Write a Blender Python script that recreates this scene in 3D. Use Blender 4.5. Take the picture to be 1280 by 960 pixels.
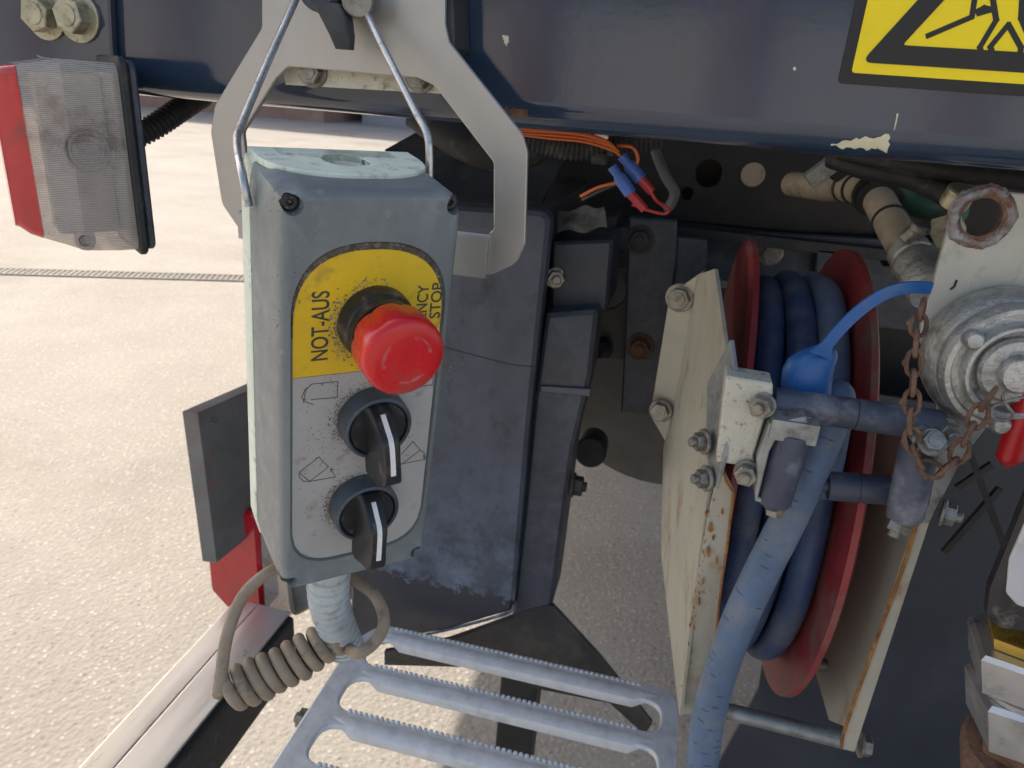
import bpy, bmesh, math, random
from mathutils import Vector as V, Matrix
random.seed(7)
for o in list(bpy.data.objects): bpy.data.objects.remove(o)
S = bpy.context.scene
COL = S.collection
R_ = math.radians
# ---------------------------------------------------------------- camera, sky, sun, exposure
FPX, YAW, PITCH, ROLL, CAMH = 914.0, R_(12), R_(22), R_(4.3), 1.15
CF = V((-math.sin(YAW)*math.cos(PITCH), math.cos(YAW)*math.cos(PITCH), -math.sin(PITCH)))
_r0 = V((math.cos(YAW), math.sin(YAW), 0)); _u0 = _r0.cross(CF)
CR = _r0*math.cos(ROLL)+_u0*math.sin(ROLL); CU = -_r0*math.sin(ROLL)+_u0*math.cos(ROLL)
CC = V((0, 0, CAMH))
cd = bpy.data.cameras.new('camera'); cam = bpy.data.objects.new('camera', cd); COL.objects.link(cam)
mw = Matrix((CR, CU, -CF)).transposed().to_4x4(); mw.translation = CC
cam.matrix_world = mw
cd.sensor_width = 36; cd.lens = 36*FPX/1280; cd.clip_start = .02; cd.clip_end = 500
cd.dof.use_dof = True; cd.dof.focus_distance = .40; cd.dof.aperture_fstop = 20
S.camera = cam
SUN = V((-.62, .42, .72)).normalized()
w = bpy.data.worlds.new('World'); S.world = w; w.use_nodes = True
nt = w.node_tree; nt.nodes.clear()
sky = nt.nodes.new('ShaderNodeTexSky'); sky.sky_type = 'NISHITA'; sky.sun_disc = False
sky.sun_elevation = math.asin(SUN.z); sky.sun_rotation = math.atan2(SUN.x, SUN.y); sky.dust_density = 3.0
bg = nt.nodes.new('ShaderNodeBackground'); bg.inputs[1].default_value = .15
wo = nt.nodes.new('ShaderNodeOutputWorld')
nt.links.new(sky.outputs[0], bg.inputs[0]); nt.links.new(bg.outputs[0], wo.inputs[0])
ld = bpy.data.lights.new('sun', 'SUN'); ld.energy = 3.1; ld.angle = R_(.6); ld.color = (1, .96, .91)
sun = bpy.data.objects.new('sun', ld); COL.objects.link(sun)
sun.rotation_euler = SUN.to_track_quat('Z', 'Y').to_euler()
S.view_settings.view_transform = 'Standard'; S.view_settings.look = 'None'
S.view_settings.exposure = 1.0; S.view_settings.gamma = 1.0
S.view_settings.use_white_balance = True; S.view_settings.white_balance_temperature = 7500; S.view_settings.white_balance_tint = 10
# ---------------------------------------------------------------- geometry helpers
def ray(x, y): return CF+CR*((x-640)/FPX)+CU*((480-y)/FPX)
def PY(x, y, Y): d = ray(x, y); return CC+d*((Y-CC.y)/d.y)
def PZ(x, y, Z): d = ray(x, y); return CC+d*((Z-CC.z)/d.z)
def PX(x, y, X): d = ray(x, y); return CC+d*((X-CC.x)/d.x)
def PD(x, y, D): return CC+ray(x, y)*D
X3, Y3, Z3 = V((1,0,0)), V((0,1,0)), V((0,0,1))
def frame(o, x, y, z):
    m = Matrix((x.normalized(), y.normalized(), z.normalized())).transposed().to_4x4(); m.translation = o; return m
def axis_frame(o, z, hint=Z3):
    z = z.normalized()
    if abs(z.dot(hint)) > .95: hint = X3
    x = hint.cross(z).normalized(); return frame(o, x, z.cross(x), z)
def smooth(pts, n=8):
    P = [V(p) for p in pts]; P = [P[0]*2-P[1]]+P+[P[-1]*2-P[-2]]; out = []
    for i in range(1, len(P)-2):
        a, b, c, d = P[i-1:i+3]
        for k in range(n):
            t = k/n
            out.append(.5*((2*b)+(c-a)*t+(2*a-5*b+4*c-d)*t*t+(3*b-a-3*c+d)*t**3))
    out.append(P[-2]); return out
def bm_new(): return bmesh.new()
def loft(bm, loops, cap0=True, cap1=True, closed=True):
    vs = [[bm.verts.new(p) for p in l] for l in loops]; n = len(vs[0])
    for a, b in zip(vs, vs[1:]):
        for i in range(n if closed else n-1):
            j = (i+1) % n
            try: bm.faces.new((a[i], a[j], b[j], b[i]))
            except ValueError: pass
    if cap0: bm.faces.new(list(reversed(vs[0])))
    if cap1: bm.faces.new(vs[-1])
    return vs
def tube(bm, path, rad, seg=12, cap=True, squash=None):
    P = [V(p) for p in path]; n = len(P)
    T = [(P[min(i+1, n-1)]-P[max(i-1, 0)]).normalized() for i in range(n)]
    u = T[0].orthogonal().normalized(); loops = []
    for i in range(n):
        u = (u-T[i]*u.dot(T[i])).normalized(); v = T[i].cross(u)
        r = rad(i/(n-1)) if callable(rad) else (rad[i] if isinstance(rad, (list, tuple)) else rad)
        loops.append([P[i]+(u*math.cos(2*math.pi*k/seg)+v*math.sin(2*math.pi*k/seg))*r for k in range(seg)])
    loft(bm, loops, cap, cap); return bm
def ring(bm, path, r, seg=8):            # closed tube
    P = [V(p) for p in path]; n = len(P); loops = []
    nrm = sum(((P[i]-P[0]).cross(P[(i+1) % n]-P[0]) for i in range(n)), V()).normalized()
    for i in range(n):
        t = (P[(i+1) % n]-P[i-1]).normalized(); u = t.cross(nrm).normalized(); v = t.cross(u)
        loops.append([P[i]+(u*math.cos(2*math.pi*k/seg)+v*math.sin(2*math.pi*k/seg))*r for k in range(seg)])
    loft(bm, loops+[loops[0]], False, False); bmesh.ops.remove_doubles(bm, verts=bm.verts, dist=1e-6); return bm
def lathe(bm, M, prof, seg=40, cap0=True, cap1=True, rfun=None):   # prof (r, z) in frame M
    L = []
    for r, z in prof:
        L.append([M @ V((math.cos(a)*(r if rfun is None else rfun(r, z, a)), math.sin(a)*(r if rfun is None else rfun(r, z, a)), z)) for a in [2*math.pi*k/seg for k in range(seg)]])
    loft(bm, L, cap0, cap1); return bm
def cyl(bm, a, b, r, seg=24, ch=0):
    a, b = V(a), V(b); L = (b-a).length; M = axis_frame(a, b-a)
    pr = [(r, 0), (r, L)] if not ch else [(r-ch, 0), (r, ch), (r, L-ch), (r-ch, L)]
    return lathe(bm, M, pr, seg)
def hexa(bm, M, r, z0, z1, ch=.0006, seg=6):
    return lathe(bm, M, [(r*.96, z0), (r, z0+ch), (r, z1-ch), (r*.93, z1)], seg)
def box(bm, M, sx, sy, sz, bev=0):
    b2 = bmesh.new(); bmesh.ops.create_cube(b2, size=1)
    for v in b2.verts: v.co = V((v.co.x*sx, v.co.y*sy, v.co.z*sz))
    if bev: bmesh.ops.bevel(b2, geom=b2.edges[:], offset=bev, segments=2, affect='EDGES', profile=.6)
    b2.transform(M); me = bpy.data.meshes.new('t'); b2.to_mesh(me); bm.from_mesh(me); bpy.data.meshes.remove(me); b2.free(); return bm
def aabb(bm, a, b, bev=0):
    a, b = V(a), V(b); c = (a+b)/2; return box(bm, Matrix.Translation(c), abs(b.x-a.x), abs(b.y-a.y), abs(b.z-a.z), bev)
def extr(bm, pts, vec, bev=0):           # polygon prism
    b2 = bmesh.new(); f0 = [b2.verts.new(p) for p in pts]; f1 = [b2.verts.new(V(p)+vec) for p in pts]; n = len(pts)
    b2.faces.new(f0); b2.faces.new(list(reversed(f1)))
    for i in range(n): b2.faces.new((f0[(i+1) % n], f0[i], f1[i], f1[(i+1) % n]))
    bmesh.ops.recalc_face_normals(b2, faces=b2.faces)
    if bev: bmesh.ops.bevel(b2, geom=b2.edges[:], offset=bev, segments=2, affect='EDGES', profile=.6)
    me = bpy.data.meshes.new('t'); b2.to_mesh(me); bm.from_mesh(me); bpy.data.meshes.remove(me); b2.free(); return bm
def fillet(pts, rad, n=6):
    out = []; N = len(pts)
    for i in range(N):
        p = V(pts[i]).to_2d(); a = V(pts[i-1]).to_2d(); b = V(pts[(i+1) % N]).to_2d()
        r = rad[i] if isinstance(rad, (list, tuple)) else rad
        da, db = (a-p), (b-p); la, lb = da.length, db.length; da /= la; db /= lb
        ang = da.angle(db)
        if r <= 0 or ang > 3.1: out.append((p.x, p.y)); continue
        t = min(r/math.tan(ang/2), la*.49, lb*.49)
        p0, p1 = p+da*t, p+db*t
        for k in range(n+1):
            s = k/n; q = p0*(1-s)**2+p*2*s*(1-s)+p1*s*s; out.append((q.x, q.y))
    return out
def plate2d(bm, outline, holes, th, bev, M, res=0): # flat plate with holes, local xy, centred on z
    cu = bpy.data.curves.new('c', 'CURVE'); cu.dimensions = '2D'; cu.fill_mode = 'BOTH'
    cu.extrude = th/2-bev; cu.bevel_depth = bev; cu.bevel_resolution = res; cu.offset = -bev
    for lp in [outline]+list(holes):
        s = cu.splines.new('POLY'); s.points.add(len(lp)-1); s.use_cyclic_u = True
        for q, p in zip(s.points, lp): q.co = (p[0], p[1], 0, 1)
    o = bpy.data.objects.new('c', cu); me = bpy.data.meshes.new_from_object(o)
    me.transform(M); bm.from_mesh(me); bpy.data.meshes.remove(me); bpy.data.objects.remove(o); bpy.data.curves.remove(cu)
    bmesh.ops.remove_doubles(bm, verts=bm.verts, dist=1e-6); return bm
def plateY(bm, px, Y, th, bev=.0008, rad=0, holes=()): # plate standing in the plane Y, outline given by sight lines
    P = [PY(x, y, Y) for x, y in px]; o2 = [(p.x, p.z) for p in P]
    if rad: o2 = fillet(o2, rad)
    hs = []
    for h in holes:
        if len(h) == 3 and not isinstance(h[0], tuple):
            c = PY(h[0], h[1], Y); hs.append([(c.x+h[2]*math.cos(a), c.z+h[2]*math.sin(a)) for a in [2*math.pi*k/28 for k in range(28)]])
        else:
            q = [PY(x, y, Y) for x, y in h]; hs.append([(p.x, p.z) for p in q])
    return plate2d(bm, o2, hs, th, bev, frame(V((0, Y+th/2, 0)), X3, Z3, -Y3))
def text_bm(bm, s, size, M, th=.00012, bold=0, align='LEFT'):
    cu = bpy.data.curves.new('t', 'FONT'); cu.body = s; cu.size = size; cu.extrude = th; cu.align_x = align; cu.offset = bold
    o = bpy.data.objects.new('t', cu); me = bpy.data.meshes.new_from_object(o); me.transform(M); bm.from_mesh(me)
    bpy.data.meshes.remove(me); bpy.data.objects.remove(o); bpy.data.curves.remove(cu); return bm
def stroke(bm, pts, wd, M, th=.0002, closed=False):  # flat ribbon line in local xy
    P = [V(p).to_2d() for p in pts]
    if closed: P = P+[P[0]]
    for a, b in zip(P, P[1:]):
        d = (b-a).normalized(); n = V((-d.y, d.x))*wd/2; e = d*wd*.35
        q = [a-e+n, a-e-n, b+e-n, b+e+n]
        z = th*random.uniform(.6, 1)
        extr(bm, [M @ V((c.x, c.y, 0)) for c in q], (M.to_3x3() @ Z3)*z)
    return bm
# ---------------------------------------------------------------- object helpers
def obj(name, bm, mat, parent=None, local=False, sharp=35, kind=None, label=None):
    if parent is not None and not local:
        r = parent
        while r.parent: r = r.parent
        bm.transform(r.matrix_basis.inverted())
    bmesh.ops.recalc_face_normals(bm, faces=bm.faces)
    for e in bm.edges:
        e.smooth = not (len(e.link_faces) == 2 and e.calc_face_angle(0) > R_(sharp))
    for f in bm.faces: f.smooth = True
    me = bpy.data.meshes.new(name); bm.to_mesh(me); bm.free()
    o = bpy.data.objects.new(name, me); COL.objects.link(o)
    if mat: me.materials.append(mat)
    wn = o.modifiers.new('weighted', 'WEIGHTED_NORMAL'); wn.keep_sharp = True
    if parent: o.parent = parent
    if kind: o['kind'] = kind
    if label: o['label'] = label
    return o
def thing(name, label, cat, loc=(0, 0, 0), group=None, M=None):
    o = bpy.data.objects.new(name, None); COL.objects.link(o); o.empty_display_size = .02
    o.matrix_basis = M if M is not None else Matrix.Translation(V(loc))
    o['label'] = label; o['category'] = cat
    if group: o['group'] = group
    return o
def cut(o, bmc):                          # boolean difference, baked
    me = bpy.data.meshes.new('k'); bmesh.ops.recalc_face_normals(bmc, faces=bmc.faces); bmc.to_mesh(me); bmc.free()
    k = bpy.data.objects.new('k', me); COL.objects.link(k)
    par = o.parent
    k.matrix_basis = par.matrix_basis if par else Matrix()
    m = o.modifiers.new('b', 'BOOLEAN'); m.object = k; m.operation = 'DIFFERENCE'; m.solver = 'EXACT'
    bpy.context.view_layer.update()
    dg = bpy.context.evaluated_depsgraph_get()
    nm = bpy.data.meshes.new_from_object(o.evaluated_get(dg)); o.modifiers.remove(m)
    bm = bmesh.new(); bm.from_mesh(nm)
    for e in bm.edges: e.smooth = not (len(e.link_faces) == 2 and e.calc_face_angle(0) > R_(35))
    for f in bm.faces: f.smooth = True
    bm.to_mesh(nm); bm.free(); nm.name = o.name; o.data = nm
    bpy.data.objects.remove(k)
# ---------------------------------------------------------------- materials
def mat(name, col, rough=.5, metal=0., var=.18, vscale=25, dirt=None, damt=.5, dscale=30, bump=.15, bscale=180, coat=0., trans=0., stretch=None, fleck=None, rvar=.12, ior=1.5, spec=.5):
    m = bpy.data.materials.new(name); m.use_nodes = True; n = m.node_tree; N = n.nodes; L = n.links
    b = N['Principled BSDF']; tc = N.new('ShaderNodeTexCoord')
    mp = N.new('ShaderNodeMapping'); L.new(tc.outputs['Object'], mp.inputs[0])
    if stretch: mp.inputs['Scale'].default_value = stretch
    def noise(sc, det=6, rgh=.6, src=None):
        t = N.new('ShaderNodeTexNoise'); t.inputs['Scale'].default_value = sc; t.inputs['Detail'].default_value = det; t.inputs['Roughness'].default_value = rgh
        L.new((src or mp).outputs[0 if src else 'Vector'], t.inputs['Vector']); return t
    def ramp(src, a, bb, c0=(0, 0, 0, 1), c1=(1, 1, 1, 1)):
        r = N.new('ShaderNodeValToRGB'); r.color_ramp.elements[0].position = a; r.color_ramp.elements[1].position = bb
        r.color_ramp.elements[0].color = c0; r.color_ramp.elements[1].color = c1; L.new(src, r.inputs[0]); return r.outputs[0]
    def mix(f, a, bb, mode='MIX'):
        x = N.new('ShaderNodeMix'); x.data_type = 'RGBA'; x.blend_type = mode
        for s, v in ((x.inputs['Factor'], f), (x.inputs['A'], a), (x.inputs['B'], bb)):
            if isinstance(v, (int, float)): s.default_value = v
            elif isinstance(v, tuple): s.default_value = v if len(v) == 4 else (*v, 1)
            else: L.new(v, s)
        return x.outputs['Result']
    lo = tuple(c*(1-var) for c in col); hi = tuple(min(1, c*(1+var)) for c in col)
    nv = noise(vscale); c = ramp(nv.outputs['Fac'], .3, .7, (*lo, 1), (*hi, 1))
    rsrc = nv.outputs['Fac']
    if dirt:
        nd = noise(dscale, 10, .68); f = ramp(nd.outputs['Fac'], .62-damt*.3, .72-damt*.12)
        c = mix(f, c, dirt); rsrc = nd.outputs['Fac']
    if fleck:                              # (colour, scale, threshold)
        nf = noise(fleck[1], 3, .7); f = ramp(nf.outputs['Fac'], fleck[2], fleck[2]+.03); c = mix(f, c, fleck[0])
    L.new(c, b.inputs['Base Color'])
    mr = N.new('ShaderNodeMapRange'); mr.inputs['To Min'].default_value = max(.02, rough-rvar); mr.inputs['To Max'].default_value = min(1, rough+rvar)
    mr.inputs['From Min'].default_value = .3; mr.inputs['From Max'].default_value = .7
    L.new(rsrc, mr.inputs['Value']); L.new(mr.outputs[0], b.inputs['Roughness'])
    b.inputs['Metallic'].default_value = metal; b.inputs['Coat Weight'].default_value = coat; b.inputs['Coat Roughness'].default_value = .08
    b.inputs['Transmission Weight'].default_value = trans; b.inputs['IOR'].default_value = ior; b.inputs['Specular IOR Level'].default_value = spec
    if bump:
        nb = noise(bscale, 5, .6); bp = N.new('ShaderNodeBump'); bp.inputs['Strength'].default_value = bump; bp.inputs['Distance'].default_value = .002
        L.new(nb.outputs['Fac'], bp.inputs['Height']); L.new(bp.outputs[0], b.inputs['Normal'])
    return m
M = {}
M['navy'] = mat('navy_gloss_paint', (.023, .041, .074), .12, 0, .12, 14, None, bump=.09, bscale=70, coat=.6, rvar=.06)
M['navy_dull'] = mat('navy_worn_paint', (.034, .044, .064), .46, 0, .25, 22, (.064, .074, .092), .30, 26, .12, 240)
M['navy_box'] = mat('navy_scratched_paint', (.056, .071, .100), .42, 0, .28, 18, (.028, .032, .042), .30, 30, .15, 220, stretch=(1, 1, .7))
def locker_wear(m):
    n = m.node_tree; N = n.nodes; L = n.links; b = N['Principled BSDF']; src = b.inputs['Base Color'].links[0].from_socket
    ge = N.new('ShaderNodeNewGeometry'); sp = N.new('ShaderNodeSeparateXYZ'); L.new(ge.outputs['Position'], sp.inputs[0])
    def ramp(s, a, c): r = N.new('ShaderNodeMapRange'); r.inputs['From Min'].default_value = a; r.inputs['From Max'].default_value = c; L.new(s, r.inputs['Value']); return r.outputs[0]
    def noise(sc, d=8): t = N.new('ShaderNodeTexNoise'); t.inputs['Scale'].default_value = sc; t.inputs['Detail'].default_value = d; t.inputs['Roughness'].default_value = .7; L.new(ge.outputs['Position'], t.inputs['Vector']); return t.outputs['Fac']
    def math_(op, a, c):
        x = N.new('ShaderNodeMath'); x.operation = op; x.use_clamp = True
        for s, v in zip(x.inputs, (a, c)):
            if isinstance(v, float): s.default_value = v
            else: L.new(v, s)
        return x.outputs[0]
    def mix(f, a, col): x = N.new('ShaderNodeMix'); x.data_type = 'RGBA'; L.new(f, x.inputs['Factor']); L.new(a, x.inputs['A']); x.inputs['B'].default_value = (*col, 1); return x.outputs['Result']
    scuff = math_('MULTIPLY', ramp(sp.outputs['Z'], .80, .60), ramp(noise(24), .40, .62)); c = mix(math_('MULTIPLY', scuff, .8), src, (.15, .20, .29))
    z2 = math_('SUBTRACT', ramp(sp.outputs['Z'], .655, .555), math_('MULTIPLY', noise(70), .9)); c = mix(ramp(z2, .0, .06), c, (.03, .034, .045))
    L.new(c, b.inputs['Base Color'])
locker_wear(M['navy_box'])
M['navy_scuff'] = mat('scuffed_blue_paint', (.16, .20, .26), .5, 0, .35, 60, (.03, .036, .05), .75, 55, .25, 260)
M['black_steel'] = mat('black_chassis_paint', (.014, .015, .017), .5, 0, .3, 20, (.025, .024, .022), .3, 16, .2, 150)
M['dark_steel'] = mat('dark_dusty_steel', (.030, .032, .035), .55, 0, .3, 24, (.075, .07, .062), .35, 18, .2, 160)
M['dusty'] = mat('dusty_axle_paint', (.12, .116, .11), .7, 0, .25, 14, (.16, .145, .12), .45, 11, .2, 150)
M['rubber'] = mat('black_rubber', (.02, .021, .023), .62, 0, .25, 40, (.09, .085, .08), .25, 45, .2, 300)
M['plastic_black'] = mat('black_plastic', (.016, .017, .020), .38, 0, .2, 60, (.14, .12, .10), .22, 90, .1, 500)
M['plastic_grey'] = mat('bezel_grey_plastic', (.055, .070, .088), .42, 0, .15, 60, (.16, .14, .12), .18, 110, .1, 500)
M['cover'] = mat('grey_box_plastic', (.158, .186, .196), .44, 0, .07, 14, (.26, .26, .245), .03, 90, .12, 420, fleck=((.13, .10, .08), 420, .70))
M['cream'] = mat('cream_box_plastic', (.70, .78, .66), .5, 0, .12, 40, (.34, .33, .27), .22, 90, .15, 400, fleck=((.12, .11, .09), 300, .70))
M['yellow'] = mat('yellow_label', (.78, .51, .022), .45, 0, .10, 35, (.40, .27, .05), .22, 60, .06, 300, fleck=((.08, .07, .05), 260, .70))
M['yellow_clean'] = mat('yellow_sticker', (.95, .72, .008), .35, 0, .04, 30, None, bump=.02)
M['ink'] = mat('black_print', (.010, .010, .010), .4, 0, .2, 100, None, bump=0)
M['ink_faded'] = mat('faded_print', (.05, .05, .05), .5, 0, .4, 200, None, bump=0)
M['label'] = mat('grey_label', (.43, .43, .42), .40, .15, .07, 40, (.27, .235, .20), .12, 60, .05, 300, fleck=((.12, .085, .06), 420, .71))
M['grime'] = mat('gritty_grime', (.10, .085, .07), .9, 0, .5, 300, (.28, .25, .21), .4, 400, .8, 600)
M['grit'] = mat('sandy_grit', (.26, .22, .175), .9, 0, .6, 500, (.10, .08, .065), .5, 700, .3)
M['red_button'] = mat('red_button_plastic', (.64, .010, .014), .27, 0, .12, 40, (.40, .06, .05), .36, 45, .05, 200, coat=.15)
M['white_paint'] = mat('white_marker_paint', (.80, .80, .78), .5, 0, .08, 100, (.4, .38, .35), .15, 300, .05)
M['steel'] = mat('stainless_plate', (.44, .425, .40), .38, .7, .07, 16, (.36, .30, .23), .16, 14, .05, 600, stretch=(1, 1, .5))
M['rod'] = mat('bright_steel_rod', (.55, .55, .54), .3, .9, .15, 80, (.25, .22, .18), .2, 120, .1, 300)
M['galv'] = mat('galvanised_steel', (.64, .66, .675), .44, .2, .18, 60, (.70, .72, .73), .4, 45, .18, 260, fleck=((.22, .22, .22), 160, .72))
M['galv_dull'] = mat('dull_galvanised_steel', (.30, .32, .32), .5, .6, .3, 40, (.16, .15, .13), .35, 50, .2, 250)
M['zinc'] = mat('zinc_bolt', (.26, .255, .23), .42, .7, .25, 120, (.16, .12, .08), .35, 160, .2, 400)
M['yzinc'] = mat('yellow_zinc_bolt', (.42, .39, .28), .4, .6, .2, 120, (.20, .17, .12), .35, 150, .2, 400)
M['creamsteel'] = mat('cream_painted_steel', (.44, .42, .345), .5, 0, .14, 9, (.33, .215, .11), .24, 22, .12, 200, stretch=(1, 1, .8), fleck=((.20, .08, .025), 60, .71))
M['creamspot'] = mat('spotted_cream_steel', (.55, .54, .45), .55, .2, .12, 40, (.18, .16, .12), .25, 200, .2, 300, fleck=((.14, .12, .09), 900, .64))
M['creamplate'] = mat('worn_cream_plate', (.46, .45, .385), .5, .1, .14, 14, (.28, .25, .19), .30, 34, .15, 260, fleck=((.12, .10, .07), 700, .68))
M['rustgalv'] = mat('rusty_weld', (.30, .31, .33), .6, .4, .35, 120, (.20, .085, .04), .62, 85, .8, 300)
M['rust'] = mat('brown_rust', (.145, .078, .052), .85, .1, .45, 90, (.24, .145, .095), .45, 120, .7, 500)
M['rust_edge'] = mat('orange_rust_edge', (.36, .17, .05), .85, 0, .45, 70, (.14, .05, .02), .5, 110, .5, 400)
M['redreel'] = mat('red_reel_paint', (.27, .030, .032), .44, 0, .3, 14, (.20, .125, .105), .40, 17, .12, 150)
M['redlens'] = mat('red_lens', (.52, .012, .022), .16, 0, .2, 30, (.22, .03, .03), .3, 30, .06, 400, coat=.5)
M['redplastic'] = mat('red_handle_plastic', (.50, .015, .02), .3, 0, .1, 40, None, bump=.03)
M['hose'] = mat('blue_rubber_hose', (.030, .062, .150), .55, 0, .25, 24, (.11, .125, .15), .45, 20, .15, 250)
M['hose_dusty'] = mat('dusty_blue_hose', (.090, .145, .235), .62, 0, .2, 30, (.19, .205, .225), .42, 24, .2, 250)
M['bluecap'] = mat('blue_cap_plastic', (.010, .115, .36), .38, 0, .15, 30, (.08, .15, .25), .25, 40, .05, 300)
M['roller'] = mat('dark_blue_roller', (.052, .064, .098), .45, 0, .3, 24, (.20, .21, .24), .36, 30, .15, 250)
M['alu'] = mat('cast_aluminium', (.50, .505, .485), .42, .7, .28, 45, (.20, .195, .165), .42, 55, .6, 320)
M['alurail'] = mat('aluminium_rail', (.70, .70, .70), .35, .7, .06, 30, None, bump=.03, stretch=(1, .1, 1))
M['hexsilver'] = mat('bright_zinc_nut', (.50, .51, .52), .34, .9, .08, 60, None, bump=.04)
M['brass'] = mat('brass_nut', (.62, .40, .09), .28, .85, .1, 60, None, bump=.04)
M['cable'] = mat('beige_cable', (.30, .235, .17), .55, 0, .15, 60, (.17, .13, .09), .3, 80, .15, 500)
M['gland'] = mat('light_grey_gland', (.46, .50, .50), .5, 0, .12, 60, (.24, .23, .21), .28, 110, .15, 500)
M['pipe'] = mat('tan_plastic_pipe', (.40, .33, .235), .5, 0, .14, 25, (.22, .18, .13), .3, 40, .08, 300)
M['orange'] = mat('orange_wire', (.55, .12, .03), .45, 0, .1, 60, None, bump=0)
M['bluecrimp'] = mat('blue_crimp', (.07, .16, .52), .35, 0, .15, 60, None, bump=0, trans=.15)
M['redcrimp'] = mat('red_crimp', (.45, .03, .035), .35, 0, .15, 60, None, bump=0, trans=.1)
M['greycable'] = mat('grey_cable', (.06, .064, .072), .5, 0, .1, 40, None, bump=.05)
M['chip'] = mat('cream_primer', (.66, .64, .46), .6, 0, .06, 60, None, bump=.05)
M['paper'] = mat('dirty_paper', (.40, .37, .32), .8, 0, .2, 30, (.03, .025, .02), .55, 22, .15, 100)
M['panel_grey'] = mat('light_grey_panel', (.52, .52, .54), .4, 0, .05, 20, (.44, .42, .40), .2, 30, .03)
M['mudflap'] = mat('dark_spray_guard', (.040, .046, .058), .5, 0, .2, 6, (.065, .07, .08), .4, 5, .08, 120)
M['flap'] = mat('grey_rubber_slab', (.18, .183, .18), .6, 0, .18, 20, (.24, .135, .125), .35, 18, .12, 200)
M['green'] = mat('green_cable', (.03, .10, .07), .5, 0, .2, 30, None, bump=.05)
def edge_wear(m, col, amt=.8, lo=.515, hi=.56):
    n = m.node_tree; N = n.nodes; L = n.links; b = N['Principled BSDF']; src = b.inputs['Base Color'].links[0].from_socket
    ge = N.new('ShaderNodeNewGeometry'); r = N.new('ShaderNodeMapRange'); r.inputs['From Min'].default_value = lo; r.inputs['From Max'].default_value = hi; L.new(ge.outputs['Pointiness'], r.inputs['Value'])
    tc = N.new('ShaderNodeTexCoord'); t = N.new('ShaderNodeTexNoise'); t.inputs['Scale'].default_value = 55; t.inputs['Detail'].default_value = 8; t.inputs['Roughness'].default_value = .7; L.new(tc.outputs['Object'], t.inputs['Vector'])
    r2 = N.new('ShaderNodeMapRange'); r2.inputs['From Min'].default_value = .40; r2.inputs['From Max'].default_value = .62; r2.inputs['To Max'].default_value = amt; L.new(t.outputs['Fac'], r2.inputs['Value'])
    x = N.new('ShaderNodeMath'); x.operation = 'MULTIPLY'; L.new(r.outputs[0], x.inputs[0]); L.new(r2.outputs[0], x.inputs[1])
    mx = N.new('ShaderNodeMix'); mx.data_type = 'RGBA'; L.new(x.outputs[0], mx.inputs['Factor']); L.new(src, mx.inputs['A']); mx.inputs['B'].default_value = (*col, 1); L.new(mx.outputs['Result'], b.inputs['Base Color'])
edge_wear(M['cover'], (.36, .40, .42), .55, .53, .58); edge_wear(M['navy_dull'], (.12, .135, .16), .4); edge_wear(M['galv'], (.75, .77, .78), .5)
def clear_lens():
    m = mat('clear_ribbed_lens', (.66, .62, .58), .20, 0, .12, 25, (.30, .20, .17), .34, 24, 0, coat=.4)
    n = m.node_tree; N = n.nodes; L = n.links; b = N['Principled BSDF']; tc = N.new('ShaderNodeTexCoord')
    wv = N.new('ShaderNodeTexWave'); wv.bands_direction = 'Z'; wv.inputs['Scale'].default_value = 290; wv.inputs['Distortion'].default_value = .4
    L.new(tc.outputs['Object'], wv.inputs['Vector']); bp = N.new('ShaderNodeBump'); bp.inputs['Strength'].default_value = .8; bp.inputs['Distance'].default_value = .0008
    L.new(wv.outputs['Fac'], bp.inputs['Height']); L.new(bp.outputs[0], b.inputs['Normal'])
    tr = N.new('ShaderNodeBsdfTransparent'); tr.inputs[0].default_value = (.93, .88, .84, 1); mx = N.new('ShaderNodeMixShader')
    mr = N.new('ShaderNodeMapRange'); mr.inputs['To Min'].default_value = .40; mr.inputs['To Max'].default_value = .72; L.new(wv.outputs['Fac'], mr.inputs['Value'])
    L.new(mr.outputs[0], mx.inputs[0]); L.new(b.outputs[0], mx.inputs[2]); L.new(tr.outputs[0], mx.inputs[1]); L.new(mx.outputs[0], N['Material Output'].inputs[0]); return m
M['clear'] = clear_lens()
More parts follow.
